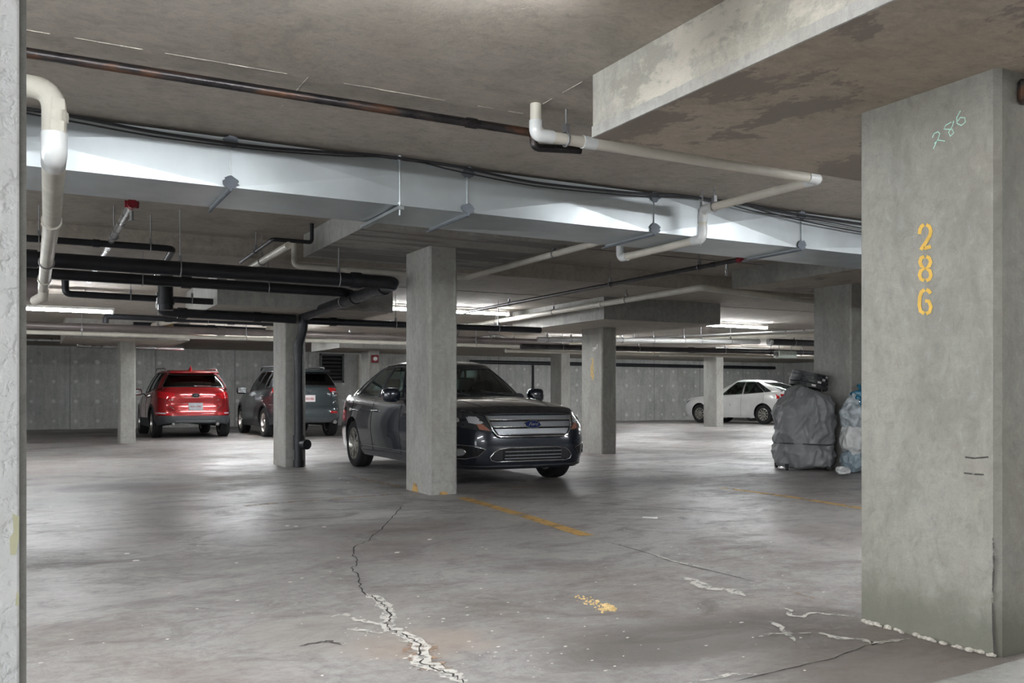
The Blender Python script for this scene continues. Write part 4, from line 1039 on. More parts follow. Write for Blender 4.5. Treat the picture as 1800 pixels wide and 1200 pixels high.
    def seats(s, rows, zt, dash=None, col='seat'):
        for x in rows:
            for y in ((-.37, .37)):
                bm = bmesh.new(); add_box(bm, x-.07, y-.23, .45, x+.06, y+.23, zt, bev=.05, seg=3, M=Matrix.Translation((0, 0, 0)))
                add_cyl(bm, (x, y-.06, zt-.02), (x, y-.06, zt+.08), .008, seg=6); add_cyl(bm, (x, y+.06, zt-.02), (x, y+.06, zt+.08), .008, seg=6)
                o = bmobj('seat', bm, M[col], s.e, smooth=50)
                bm = bmesh.new(); add_box(bm, x-.05, y-.13, zt+.05, x+.05, y+.13, zt+.22, bev=.045, seg=3); bmobj('headrest', bm, M[col], o, smooth=50)
        if dash:
            x, z = dash
            bm = bmesh.new(); add_box(bm, x, -.7, .6, x+.5, .7, z, bev=.06, seg=3); bmobj('dashboard', bm, M['cabin'], s.e, smooth=50)
            bm = bmesh.new(); ring = [Vector((x-.12+.06*math.sin(a), .37+.18*math.cos(a), z+.0+.17*math.sin(a))) for a in [2*PI*k/24 for k in range(25)]]
            add_tube(bm, ring, .014, 6, caps=False); add_box(bm, x-.14, .33, z-.06, x-.08, .41, z+.04); add_cyl(bm, (x-.1, .37, z), (x+.1, .37, z-.06), .02, seg=8); bmobj('steering_wheel', bm, M['cabin'], s.e, smooth=50)
    def handles(s, xs, z, mat='chrome'):
        for x in xs:
            for ax in ('y+', 'y-'):
                h, d = s.hit(ax, x, z); bm = bmesh.new(); add_tube(bm, fillet([h-d*0+Vector((-.09, 0, 0)), h-d*.035+Vector((-.07, 0, .0)), h-d*.035+Vector((.07, 0, .005)), h+Vector((.09, 0, .005))], .02), .012, 8); bmobj('door_handle', bm, mat if not isinstance(mat, str) else M[mat], s.e, smooth=60)
    def seams(s, lines):
        for pts in lines:
            for ax in ('y+', 'y-'): s.line('door_seam', pts, ax, .0035, .001, 'void')

PH = lambda xn, n=6.0: math.acos(math.copysign(abs(xn)**(n/2), xn))
def panes(b0, b1, spec, ws=(.0, .66), rw=None, vt=.92):
    """spec: list of (name, xa, xb) with base x positions front->rear"""
    bx = (b0+b1)/2; ba = (b1-b0)/2; out = []; phi = []
    out.append(('windshield', 0.0, PH(ws[1]) if 0 else ws[1], .07, .92))
    for nm, xa, xb in spec:
        a, b = PH((xa-bx)/ba), PH((xb-bx)/ba); out.append((nm, a, b, .07, vt))
    if rw: out.append(('rear_window', rw, PI, .07, .92))
    for o in out: phi += [o[1], o[2]]
    return out, sorted(set(phi))

def sedan(Pm, **k):
    S = dict(F=3.69, R=-1.15, W=.917, wb=2.728, r=.325, rr=.225, tw=.225, paint=Pm, n=5.2,
             zb=[(-1.15, .30), (-.7, .21), (0, .2), (2.7, .2), (3.3, .2), (3.69, .2)],
             zs=[(-1.15, .90), (-1.0, .96), (-.6, .99), (0, .975), (1, .945), (2.0, .925), (2.5, .90), (3.0, .85), (3.35, .79), (3.55, .745), (3.69, .70)],
             crown=[(-1.15, .02), (-1.0, .05), (-.4, .06), (1, .03), (1.9, .07), (2.6, .095), (3.2, .085), (3.5, .07), (3.69, .06)],
             nose=[(.15, -.10), (.28, -.02), (.45, 0), (.6, -.015), (.72, -.05), (.8, -.10)], tail=[(.2, .10), (.4, .0), (.6, 0), (.8, .03), (.97, .07)],
             wz=[(0, .93), (.12, .965), (.3, .985), (.5, 1.0), (.7, .99), (.86, .965), (.95, .94), (1.0, .905)],
             base=(-.72, 2.32, .80), top=(.32, 1.55, .57), roof=[(-.1, 1.37), (.3, 1.415), (.7, 1.44), (1.1, 1.447), (1.4, 1.43), (1.6, 1.40)],
             style='split', glass=M['glass'], glass_rear=M['glass'], bulge=.025)
    S.update(k)
    p, ph = panes(S['base'][0], S['base'][1], [('front_door_window', 1.86, .92), ('rear_door_window', .84, -.02), ('quarter_window', -.07, -.30)], ws=(0, .62), rw=PI-.62)
    S['panes'] = p; S['phi'] = ph
    return S

# --- dark sedan in the middle
fp = paint('dark blue grey metallic paint', (.013, .018, .03), .22, .25)
ford = CarB(sedan(fp, steer=.0), (4.945, 12.247), rad(-91.44), 'dark blue-grey sedan facing the camera, half hidden by the middle column', group=None)
c = ford
c.seats((1.05, .15), 1.02, dash=(1.7, 1.025)); c.mirror(1.92, 1.0, fp); c.handles((1.02, .06), .80); 
c.seams([[(1.98, .3), (1.98, .6), (1.93, .93)], [(.9, .28), (.88, .6), (.88, .94)], [(-.02, .94), (-.05, .7), (.12, .58), (.3, .5), (.42, .3)], [(1.98, .29), (.42, .27)]])
for ax in ('y+', 'y-'): c.line('rocker_moulding', [(.42, .34), (2.2, .33)], ax, .006, .003, 'chrome')
# grille, bars, badge
c.patch('grille_recess', [(-.5, .775), (.5, .775), (.46, .6), (.40, .555), (-.40, .555), (-.46, .6)], 'x+', .004, 'void', thick=.0)
for (z0, z1, h0, h1, nm) in ((.728, .775, .49, .51, 'grille_bar'), (.652, .712, .462, .485, 'grille_bar'), (.572, .636, .41, .455, 'grille_bar')):
    c.patch(nm, [(-h1, z1), (-h0, z0), (h0, z0), (h1, z1)], 'x+', .03, 'satin', thick=.035)
    c.line('bar_edge', [(-h0, z0+.004), (h0, z0+.004)], 'x+', .006, .034, 'chrome')
c.line('grille_frame', [(-.515, .775), (-.47, .62), (-.43, .565), (-.39, .552), (.39, .552), (.43, .565), (.47, .62), (.515, .775)], 'x+', .011, .026, 'chrome')
ov = [(.098*math.cos(a), .682+.04*math.sin(a)) for a in [2*PI*k/28 for k in range(28)]]
bd = c.patch('badge', ov, 'x+', .045, 'blue_badge', thick=.02, grid=.2)
c.line('badge_ring', ov, 'x+', .005, .044, 'chrome', closed=True, parent=bd)
c.text('badge_lettering', 'Ford', .05, 0, .682, 'x+', .046, 'chrome', shear=.35, parent=bd, xs=1.15)
# head lamps
hl = [(-.52, .765), (-.62, .80), (-.72, .81), (-.82, .815), (-.87, .75), (-.86, .69), (-.78, .66), (-.66, .63), (-.52, .60), (-.47, .605)]
for sd in (1, -1):
    po = [(sd*-a, b) for a, b in hl]
    if sd < 0: po = po[::-1]
    L_ = c.patch('head_lamp', po, 'x+', .008, 'lamp_dark', thick=.02)
    c.patch('lamp_reflector', [(-sd*.55, .70), (-sd*.60, .765), (-sd*.68, .77), (-sd*.68, .70), (-sd*.6, .68)], 'x+', .012, 'clear_lens', thick=.004, parent=L_)
    c.patch('turn_signal', [(-sd*.49, .615), (-sd*.56, .685), (-sd*.62, .69), (-sd*.6, .63)], 'x+', .012, 'amber', thick=.004, parent=L_)
    cir = [(-sd*.775+.035*math.cos(a), .735+.035*math.sin(a)) for a in [2*PI*k/16 for k in range(16)]]
    c.patch('projector', cir, 'x+', .014, 'clear_lens', thick=.005, parent=L_); c.line('projector_ring', cir, 'x+', .004, .015, 'chrome', closed=True, parent=L_)
    # fog lamp pocket
    po = [(-sd*.86, .47), (-sd*.66, .455), (-sd*.545, .42), (-sd*.62, .345), (-sd*.72, .315), (-sd*.86, .32)]
    Fg = c.patch('fog_lamp_pocket', po, 'x+', .003, 'void', thick=0)
    c.line('pocket_trim', po, 'x+', .006, .006, 'chrome', closed=True, parent=Fg)
    cir = [(-sd*.765+.04*math.cos(a), .385+.04*math.sin(a)) for a in [2*PI*k/16 for k in range(16)]]
    c.patch('fog_lamp', cir, 'x+', .012, 'clear_lens', thick=.01, parent=Fg); c.line('fog_ring', cir, 'x+', .006, .014, 'chrome', closed=True, parent=Fg)
lo_ = [(-.50, .335), (-.46, .385), (-.40, .42), (-.28, .432), (.28, .432), (.40, .42), (.46, .385), (.50, .335), (.48, .30), (.42, .285), (-.42, .285), (-.48, .30)]
lg = c.patch('lower_grille', lo_, 'x+', .003, 'void', thick=0); c.line('lower_grille_trim', lo_, 'x+', .008, .008, 'chrome', closed=True, parent=lg)
for z in (.315, .35, .39): c.line('grille_slat', [(-.33, z), (.36, z)], 'x+', .006, .004, 'satin', parent=lg)
for y in [-.27+.09*k for k in range(8)]: c.line('grille_rib', [(y, .295), (y, .425)], 'x+', .004, .004, 'trim', parent=lg)
for sd in (-1, 1): c.patch('grille_blank', [(sd*.36, .30), (sd*.36, .425), (sd*.40, .41), (sd*.45, .375), (sd*.48, .335), (sd*.46, .305)], 'x+', .007, 'trim', thick=.004, parent=lg)
c.patch('bonnet_guard', [(3.58, -.5), (3.6, -.3), (3.61, 0), (3.6, .3), (3.58, .5), (3.45, .68), (3.3, .76), (3.22, .70), (3.32, .45), (3.35, 0), (3.32, -.45), (3.22, -.70), (3.3, -.76), (3.45, -.68)], 'z+', .006, 'trim', thick=.01, label='black bra strip on the bonnet edge')
c.line('bumper_lip', [(-.8, .235), (0, .232), (.8, .235)], 'x+', .012, .006, 'trim')
c.line('hood_crease', [(3.3, -.42), (2.35, -.62)], 'z+', .004, .0, fp); c.line('hood_crease', [(3.3, .42), (2.35, .62)], 'z+', .004, .0, fp)
c.patch('bumper_scuff', [(.70, .27), (.84, .30), (.86, .24), (.72, .235)], 'x+', .006, plain('scuffed primer', (.2, .17, .15), .8, var=.4, scale=30), thick=.006)
for yy in (-.15, .42):
    h0 = c.GP(0, .02); bm = bmesh.new(); add_tube(bm, [Vector((2.36, yy, 1.0)), Vector((2.22, yy-.22, 1.035)), Vector((2.12, yy-.45, 1.07))], .008, 6); bmobj('wiper', bm, M['trim'], c.e)
bm = bmesh.new(); add_box(bm, 1.8, -.02, 1.03, 2.0, .28, 1.036); add_box(bm, 1.8, .34, 1.028, 1.98, .6, 1.034); bmobj('dash_papers', bm, M['plate'], c.e)
bm = bmesh.new(); add_box(bm, 1.42, -.1, 1.27, 1.46, .1, 1.33, bev=.01); bmobj('interior_mirror', bm, M['trim'], c.e)
bm = bmesh.new(); add_box(bm, 1.43, -.30, 1.2, 1.44, -.2, 1.3); bmobj('hanging_tag', bm, M['red_paint'], c.e)
for sd in (-1, 1): c.patch('tail_lamp', [(-1.02, .93), (-.86, .92), (-.92, .78), (-1.04, .72)], 'y+' if sd > 0 else 'y-', .006, 'red_lens', thick=.01)
c.line('drip_rail', [(0, 0), (0, 0.01)], 'z+', .001, -.5, fp) if 0 else None
pts = [c.GP(p, .985) for p in [2*PI-(.66+.06*i) for i in range(31)]]
bm = bmesh.new(); add_tube(bm, [p+Vector((0, -.004, .01)) for p in pts], .009, 6); bmobj('roof_moulding', bm, M['chrome'], c.e, smooth=60)

# --- white sedan far right
wp = paint('white paint', (.78, .79, .78), .3, 0)
co_ = CarB(sedan(wp, wb=2.70, F=3.63, R=-1.0, W=.888, r=.315, rr=.2, tw=.2, style='ten', base=(-.78, 2.5, .78), top=(.25, 1.45, .56),
    tail=[(.2, .10), (.4, .0), (.6, 0), (.85, .02), (1.05, .06)], zs=[(-1.0, 1.02), (-.88, 1.06), (-.5, 1.06), (0, 1.02), (1, .96), (2.0, .92), (2.6, .89), (3.1, .84), (3.4, .76), (3.63, .66)],
    roof=[(-.1, 1.39), (.25, 1.43), (.7, 1.457), (1.1, 1.46), (1.4, 1.44), (1.6, 1.41)]), (24.14, 24.54), rad(101.8), 'white sedan parked far right, its rear toward the camera behind the grey bundle')
c = co_
c.e.scale = (1.05, 1.04, 1.1)
c.seats((1.05, .15), 1.02, dash=(1.75, .96)); c.mirror(1.95, 1.0, wp); c.handles((1.02, .08), .84, wp)
c.seams([[(2.0, .25), (1.98, .6), (1.95, .93)], [(.9, .25), (.88, .6), (.88, .95)], [(-.02, .96), (-.02, .75), (.2, .55), (.38, .3)]])
for sd in (-1, 1): c.patch('tail_lamp', [(-.93, .98), (-.7, .98), (-.62, .95), (-.72, .90), (-.86, .83), (-.94, .82)], 'y+' if sd > 0 else 'y-', .008, 'red_lens', thick=.015)
for sd in (-1, 1): c.patch('rear_lamp', [(sd*.5, .97), (sd*.80, .98), (sd*.82, .83), (sd*.55, .86)][::sd], 'x-', .01, 'red_lens', thick=.015)
c.patch('number_plate', [(-.15, .84), (.15, .84), (.15, .70), (-.15, .70)], 'x-', .015, 'plate', thick=.015, grid=.3)
for sd in (-1, 1): c.patch('head_lamp', [(3.15, .80), (3.45, .74), (3.5, .66), (3.3, .68)], 'y+' if sd > 0 else 'y-', .008, 'clear_lens', thick=.01)
for ax in ('y+', 'y-'): c.patch('door_scratch', [(1.32, .66), (1.34, .66), (1.335, .58), (1.325, .58)], ax, .004, 'trim', thick=.0, grid=.3)
# --- dark sedan hidden beyond it
gp = paint('dark green grey paint', (.09, .10, .095), .3, .4)
g5 = CarB(sedan(gp, wb=2.70, F=3.6, R=-1.05, W=.9, glass=M['dark_glass'], glass_rear=M['glass']), (27.3, 25.3), rad(101.8), 'dark car parked beyond the white sedan, only its rear glass edge showing')
c = g5
c.seats((1.05, .15), 1.0); c.mirror(1.95, 1.0, gp)
for sd in (-1, 1): c.patch('rear_lamp', [(sd*.5, .92), (sd*.82, .92), (sd*.84, .80), (sd*.55, .80)][::sd], 'x-', .01, 'red_lens', thick=.015)

def suv(Pm, **k):
    S = dict(F=3.56, R=-.9, W=.922, wb=2.67, r=.345, rr=.235, tw=.225, paint=Pm, n=5.0, clad=0,
             zb=[(-.9, .36), (-.5, .30), (0, .24), (2.7, .24), (3.56, .26)],
             zs=[(-.9, 1.15), (-.7, 1.18), (0, 1.14), (1, 1.08), (2.0, 1.04), (2.5, 1.02), (3.0, .96), (3.35, .88), (3.56, .78)],
             crown=[(-.9, .03), (0, .02), (1.9, .06), (2.6, .08), (3.56, .06)],
             nose=[(.2, -.08), (.45, 0), (.65, -.01), (.95, -.12)], tail=[(.3, .07), (.42, .01), (.55, 0), (.66, .02), (.8, .07), (.95, .055), (1.06, .07), (1.2, .14)],
             wz=[(0, .95), (.15, .985), (.4, 1.0), (.6, .995), (.8, .975), (.93, .945), (1.0, .91)],
             base=(-.72, 2.38, .84), top=(-.42, 1.5, .60), roof=[(-.5, 1.555), (-.2, 1.60), (.4, 1.64), (.9, 1.65), (1.3, 1.64), (1.6, 1.60)],
             style='five', glass=M['dark_glass'], glass_rear=M['dark_glass'], bulge=.03, arch=.06)
    S.update(k)
    p, ph = panes(S['base'][0], S['base'][1], [('front_door_window', 1.9, .95), ('rear_door_window', .88, .02), ('quarter_window', -.03, -.38)], ws=(0, .62), rw=PI-.68)
    S['panes'] = p; S['phi'] = ph
    return S
# --- red crossover
rp = paint('deep red metallic paint', (.36, .015, .018), .25, .35)
kia = CarB(suv(rp, clad=.46), (3.573, 23.29), rad(89.8), 'red crossover parked at the far left with its rear to the camera')
c = kia
c.mirror(1.98, 1.1, rp); c.handles((1.05, .1), .98)
c.seams([[(2.0, .35), (1.98, .8), (1.95, 1.05)], [(.92, .35), (.9, .8), (.9, 1.08)], [(-.0, 1.1), (-.02, .9), (.25, .7), (.42, .4)]])
cl = M['cladding']
for sd, ax in ((1, 'y+'), (-1, 'y-')):
    for x0 in (0, 2.67):
        outer = [(x0+.46*math.cos(a), .35+.46*math.sin(a)) for a in [PI*k/18 for k in range(19)]]; inner = [(x0+.40*math.cos(a), .35+.40*math.sin(a)) for a in [PI*k/18 for k in range(18, -1, -1)]]
        c.patch('arch_cladding', outer+inner, ax, .008, cl, thick=.015)
c.patch('bumper_cladding', [(-.87, .53), (.87, .53), (.88, .42), (.8, .36), (-.8, .36), (-.88, .42)], 'x-', .012, cl, thick=.02)
c.patch('skid_plate', [(-.45, .41), (.45, .41), (.40, .33), (-.40, .33)], 'x-', .022, 'silver_pipe', thick=.02)
tg = c.patch('tailgate_crease', [(-.62, 1.02), (.62, 1.02), (.6, 1.005), (-.6, 1.005)], 'x-', .012, rp, thick=.012)
for z, w in ((1.055, .62), (.845, .55), (.6, .8)): c.line('tailgate_line', [(-w, z), (w, z)], 'x-', .006, .004, rp)
c.line('tailgate_seam', [(-.68, 1.1), (-.66, .8), (-.6, .66), (.6, .66), (.66, .8), (.68, 1.1)], 'x-', .004, .001, 'void')
for sd in (-1, 1):
    T_ = c.patch('tail_lamp', [(sd*.46, 1.06), (sd*.87, 1.12), (sd*.88, .98), (sd*.62, .93), (sd*.48, 1.0)][::sd], 'x-', .012, 'red_lens', thick=.02)
    T2 = c.patch('bumper_lamp', [(sd*.48, .60), (sd*.86, .615), (sd*.86, .565), (sd*.52, .54)][::sd], 'x-', .014, 'red_lens', thick=.02)
    c.patch('reverse_lens', [(sd*.66, .605), (sd*.85, .61), (sd*.85, .58), (sd*.66, .575)][::sd], 'x-', .018, 'clear_lens', thick=.006, parent=T2)
    c.line('tailgate_wedge', [(sd*.58, .76), (sd*.48, .69)], 'x-', .008, .003, 'chrome')
    bm = bmesh.new(); add_cyl(bm, (-.86, sd*.5, .335), (-.78, sd*.5, .335), .04, seg=14); bmobj('exhaust_tip', bm, M['chrome'], c.e, smooth=40)
    bm = bmesh.new(); add_tube(bm, fillet([Vector((-.25, sd*.58, 1.6)), Vector((-.1, sd*.60, 1.655)), Vector((1.3, sd*.61, 1.69)), Vector((1.5, sd*.60, 1.62))], .15), .02, 8); bmobj('roof_rail', bm, M['silver_pipe'], c.e, smooth=50)
NP = c.patch('number_plate', [(-.16, .835), (.16, .835), (.16, .665), (-.16, .665)], 'x-', .02, 'plate', thick=.02, grid=.4)
c.text('plate_text', 'BVL UP8', .075, 0, .74, 'x-', .024, 'plate_ink', parent=NP, xs=.85)
NP.data.materials[0] = plain('grey plate', (.36, .38, .4), .5, 0, var=.2, scale=30)  # plain grey, darker than the shared plate white
ov = [(.09*math.cos(a), 1.01+.046*math.sin(a)) for a in [2*PI*k/24 for k in range(24)]]
bd = c.patch('badge', ov, 'x-', .02, 'void', thick=.02, grid=.3); c.line('badge_ring', ov, 'x-', .006, .02, 'chrome', closed=True, parent=bd); c.text('badge_lettering', 'KIA', .062, 0, 1.01, 'x-', .022, 'chrome', parent=bd)
c.text('tailgate_lettering', 'SPORTAGE', .04, .5, .905, 'x-', .004, 'chrome'); c.text('tailgate_lettering', 'EX', .04, -.52, .905, 'x-', .004, 'chrome')
sp_ = bmesh.new(); add_box(sp_, -.66, -.56, 1.535, -.35, .56, 1.58, bev=.02, seg=2); bmobj('roof_spoiler', sp_, rp, c.e, smooth=50)
bm = bmesh.new(); add_cyl(bm, (-.02, 0, 1.62), (-.1, 0, 1.72), .05, .012, seg=12); bmobj('roof_antenna', bm, rp, c.e, smooth=50)
bm = bmesh.new(); add_tube(bm, [Vector((-.80, -.02, 1.23)), Vector((-.80, .02, 1.24)), Vector((-.785, -.36, 1.235))], .009, 6); bmobj('wiper', bm, M['chrome'], c.e)
# --- grey-green crossover
gg = paint('dark blue green metallic paint', (.055, .072, .08), .28, .5)
rav = CarB(suv(gg, wb=2.69, F=3.6, R=-.98, W=.925, r=.355, rr=.235, n=5.4, zs=[(-.98, 1.2), (-.7, 1.22), (0, 1.16), (1, 1.11), (2.0, 1.08), (2.5, 1.06), (3.0, 1.0), (3.35, .93), (3.6, .84)],
    base=(-.80, 2.38, .845), top=(-.5, 1.5, .61), roof=[(-.6, 1.60), (-.2, 1.66), (.4, 1.69), (.9, 1.70), (1.3, 1.69), (1.6, 1.64)], tail=[(.3, .1), (.4, .03), (.55, 0), (.75, .03), (.8, .09), (1.0, .08), (1.2, .1)], clad=.4),
    (6.03, 22.42), rad(89.8), 'dark grey-green crossover parked with its rear to the camera, right of the red one')
c = rav
c.mirror(2.0, 1.15, M['trim'], sz=(.11, .24, .15)); c.handles((1.05, .1), 1.0, gg)
c.seams([[(2.0, .35), (1.98, .8), (1.95, 1.05)], [(.92, .35), (.9, .8), (.9, 1.08)], [(-.0, 1.1), (-.02, .9), (.25, .7), (.42, .4)]])
for sd, ax in ((1, 'y+'), (-1, 'y-')):
    for x0 in (0, 2.69):
        outer = [(x0+.48*math.cos(a), .36+.48*math.sin(a)) for a in [PI*k/18 for k in range(19)]]; inner = [(x0+.41*math.cos(a), .36+.41*math.sin(a)) for a in [PI*k/18 for k in range(18, -1, -1)]]
        c.patch('arch_cladding', outer+inner, ax, .008, M['trim'], thick=.015)
c.patch('bumper_cladding', [(-.88, .48), (.88, .48), (.86, .37), (-.86, .37)], 'x-', .014, 'cladding', thick=.02)
for z, w in ((.78, .86), (.66, .86), (1.13, .6)): c.line('tailgate_line', [(-w, z), (w, z)], 'x-', .008, .004, 'cladding')
for sd in (-1, 1):
    T_ = c.patch('tail_lamp', [(sd*.46, 1.20), (sd*.86, 1.20), (sd*.88, 1.08), (sd*.54, 1.09)][::sd], 'x-', .02, 'red_lens', thick=.03)
    c.patch('reverse_lens', [(sd*.56, 1.115), (sd*.76, 1.115), (sd*.76, 1.085), (sd*.58, 1.085)][::sd], 'x-', .026, 'clear_lens', thick=.006, parent=T_)
    c.patch('side_lamp', [(-.93, 1.19), (-.75, 1.19), (-.8, 1.11), (-.93, 1.06)], 'y+' if sd > 0 else 'y-', .01, 'red_lens', thick=.02)
    c.patch('rear_reflector', [(sd*.5, .635), (sd*.72, .635), (sd*.7, .58), (sd*.52, .58)][::sd], 'x-', .018, 'red_lens', thick=.02)
    bm = bmesh.new(); add_cyl(bm, (-.97, sd*.62, .37), (-.88, sd*.62, .37), .045, seg=14); bmobj('exhaust_tip', bm, M['chrome'], c.e, smooth=40)
    bm = bmesh.new(); add_tube(bm, fillet([Vector((-.25, sd*.58, 1.66)), Vector((-.1, sd*.60, 1.71)), Vector((1.3, sd*.61, 1.74)), Vector((1.5, sd*.60, 1.67))], .15), .02, 8); bmobj('roof_rail', bm, M['trim'], c.e, smooth=50)
    c.line('tailgate_wedge', [(sd*.4, 1.04), (sd*.56, .88), (sd*.8, .88)], 'x-', .008, .002, gg)
NP = c.patch('number_plate', [(-.15, 1.02), (.15, 1.02), (.15, .86), (-.15, .86)], 'x-', .02, 'plate', thick=.02, grid=.4)
c.text('plate_text', 'CKU-886', .072, 0, .93, 'x-', .024, 'plate_ink', parent=NP, xs=.85)
bd = c.text('badge', 'o', .13, 0, 1.10, 'x-', .02, 'chrome', xs=1.4, ext=.008); c.line('badge_bar', [(-.05, 1.125), (.05, 1.125)], 'x-', .006, .02, 'chrome', parent=bd)
c.text('tailgate_lettering', 'RAV4', .04, .55, .84, 'x-', .006, 'chrome'); c.text('tailgate_lettering', 'AWD', .035, -.65, .87, 'x-', .006, 'chrome')
sp_ = bmesh.new(); add_box(sp_, -.76, -.56, 1.575, -.42, .56, 1.63, bev=.02, seg=2); bmobj('roof_spoiler', sp_, gg, c.e, smooth=50)

# ------------------------------------------------------------------ covered bundle and bags at the right
def wrink(p, s, a, seed=0): return (noise.fractal(Vector(p)*s+Vector((seed, seed*2, 0)), 1.0, 2.0, 4))*a
def bundle():
    c0 = P(1425, 828, z=0); bx, by = c0.x+.12+.08, c0.y+.28+.045
    e = empty('covered_bundle', (bx, by, 0), rad(-28), label='tall round bundle wrapped in a crumpled grey cover, right of the white sedan', cat='bundle')
    prof = [(.035, .30), (.05, .36), (.09, .385), (.14, .395), (.24, .40), (.32, .375), (.345, .36), (.36, .37), (.42, .385), (.6, .40), (.75, .39), (.87, .365), (.96, .31), (1.03, .235), (1.08, .15), (1.10, .0)]
    N = 150; V = []; Fc = []; rows = []
    zz = []; k = 0
    for (a, b), (c_, d) in zip(prof, prof[1:]):
        m = max(2, int(math.hypot(c_-a, d-b)/.011))
        for i in range(m): zz.append((a+(c_-a)*i/m, b+(d-b)*i/m))
    zz.append(prof[-1])
    for j, (z, r) in enumerate(zz):
        for i in range(N):
            a = 2*PI*i/N; sq = (abs(math.cos(a))**3.2+abs(math.sin(a))**3.2)**(-1/3.2)
            rr = r*(.885*sq)
            dx, dy = math.cos(a), math.sin(a)
            q = Vector((dx*rr, dy*rr, z))
            # broad diagonal folds, sharpened
            f = noise.noise(Vector((a*1.7*1.0, z*3.2+a*.9, 3.1))); f2 = noise.noise(Vector((math.cos(a)*4+z*2.5, math.sin(a)*4-z*3.5, 1.7)))
            f3 = noise.noise(Vector((dx*1.7+z*3.6+dy, dy*1.7-z*2.2+dx*2, 5.5)))
            ridge = (1-abs(f2)*2.6)*.022+f*.035 + (1-abs(f3)*3.4)*.03 + (1-abs(noise.noise(Vector((dx*5-z*7, dy*5+z*6, 8))))*2.5)*.012
            low = max(0, 1-z/.42); folds = math.sin(a*17+noise.noise(Vector((dx*2, dy*2, z*3)))*5)*.012*low*(1-abs(z-.34)/.5)
            amp = min(1, r/.25)
            q += Vector((dx, dy, 0))*(ridge+folds)*amp
            q.x += max(0, z-.7)*.16
            if z > 1.0: q.z += noise.noise(Vector((dx*2, dy*2, z)))*.03 - .05*dx
            if z < .09: q.z += max(-.03, .022*math.sin(a*4+1))*(1-z/.09)
            V.append(q)
    R_ = len(zz)
    for j in range(R_-1):
        for i in range(N): Fc.append([j*N+i, j*N+(i+1) % N, (j+1)*N+(i+1) % N, (j+1)*N+i])
    g = plain('grey coated fabric', (.25, .255, .265), .4, 0, var=.12, scale=4, bump=.06)
    meshobj('fabric_cover', V, Fc, g, e, smooth=180)
    bm = bmesh.new(); ring = []
    for i in range(49):
        a = 2*PI*i/48; sq = (abs(math.cos(a))**3.2+abs(math.sin(a))**3.2)**(-1/3.2); ring.append(Vector((math.cos(a)*.405*sq*.89, math.sin(a)*.405*sq*.89, .352+.01*math.sin(a*2))))
    add_tube(bm, ring, .006, 6, caps=False); bmobj('tie_cord', bm, M['trim'], e)
    for (x, y) in ((-.3, -.26), (.22, -.3), (-.28, .28), (.28, .28)):
        bm = bmesh.new(); add_cyl(bm, (x-.015, y, .035), (x+.015, y, .035), .035, seg=16); add_box(bm, x-.022, y-.02, .03, x+.022, y+.02, .09, bev=.004); bmobj('caster', bm, M['trim'], e, smooth=40)
    # rolled perforated strips on top
    lab = ['lowest', 'second lowest', 'second highest', 'topmost']
    for k in range(4):
        cx, cy, cz = .07+.01*k+bx, -.02+by, 1.1+.05*k+ (.012 if k else 0)
        bm = bmesh.new(); n = 44; r = .235-.004*k; H = .04; T = .014
        a0 = 2.4 if k == 3 else .4*k; span = 5.4 if k == 3 else 2*PI*.97
        pr = []
        for i in range(n+1):
            a = a0+span*i/n; wob = 1+.03*math.sin(3*a+k)
            for (rr, z) in ((r, 0), (r+T, 0), (r+T, H), (r, H)): pr.append(bm.verts.new((math.cos(a)*rr*wob, math.sin(a)*rr*wob, z)))
        for i in range(n):
            for q in range(4): bm.faces.new((pr[i*4+q], pr[i*4+(q+1) % 4], pr[(i+1)*4+(q+1) % 4], pr[(i+1)*4+q]))
        bm.faces.new(pr[0:4][::-1]); bm.faces.new(pr[-4:])
        he = empty('curved_strip', (cx, cy, cz), label=f'{lab[k]} of the four curved black perforated strips stacked on the grey bundle', cat='strip', group='curved black strips on the bundle')
        he.rotation_euler = (rad(4+1.5*k), rad(12-1.2*k), 0)
        bmobj('band', bm, M['trim'], he, smooth=40)
        bm = bmesh.new(); add_tube(bm, [Vector((math.cos(a0+span*i/n)*(r+T+.002), math.sin(a0+span*i/n)*(r+T+.002), H)) for i in range(n+1)], .005, 5); bmobj('rolled_edge', bm, M['cladding'], he, smooth=60)
        for t in range(9):
            a = -2.9+.36*t+.1*k
            if (a-a0) % (2*PI) > span-.1 or (a-a0) % (2*PI) < .1: continue
            cc = Vector((math.cos(a)*(r+T), math.sin(a)*(r+T), H/2)); bm = bmesh.new()
            add_box(bm, -.004, -.011, -.009, .004, .011, .009, M=Matrix.Translation(cc) @ Matrix.Rotation(a, 4, 'Z')); bmobj('slot', bm, M['void'], he)
        a = -2.1+.3*k; cc = Vector((math.cos(a)*(r+T+.003), math.sin(a)*(r+T+.003), H/2)); bm = bmesh.new()
        add_box(bm, -.004, -.028, -.013, .004, .028, .013, M=Matrix.Translation(cc) @ Matrix.Rotation(a, 4, 'Z')); bmobj('clip', bm, M['plate'], he)
    return bx, by
bundle()
def plastic(name, col, a):
    g = G(name); g.base(col); g.p(Roughness=.22, Coat_Weight=.5)
    g.bump(g.noise(6, 3, .5, dist=1.8), .5, .02)
    tr = g.n('BsdfTransparent'); mx = g.n('MixShader')
    g.L(g.ramp(g.noise(9, 5, .6), [(.35, a), (.65, 1.0)]), mx.inputs[0]); g.L(tr.outputs[0], mx.inputs[1]); g.L(g.b.outputs[0], mx.inputs[2]); g.L(mx.outputs[0], g.out.inputs[0]); return g.m
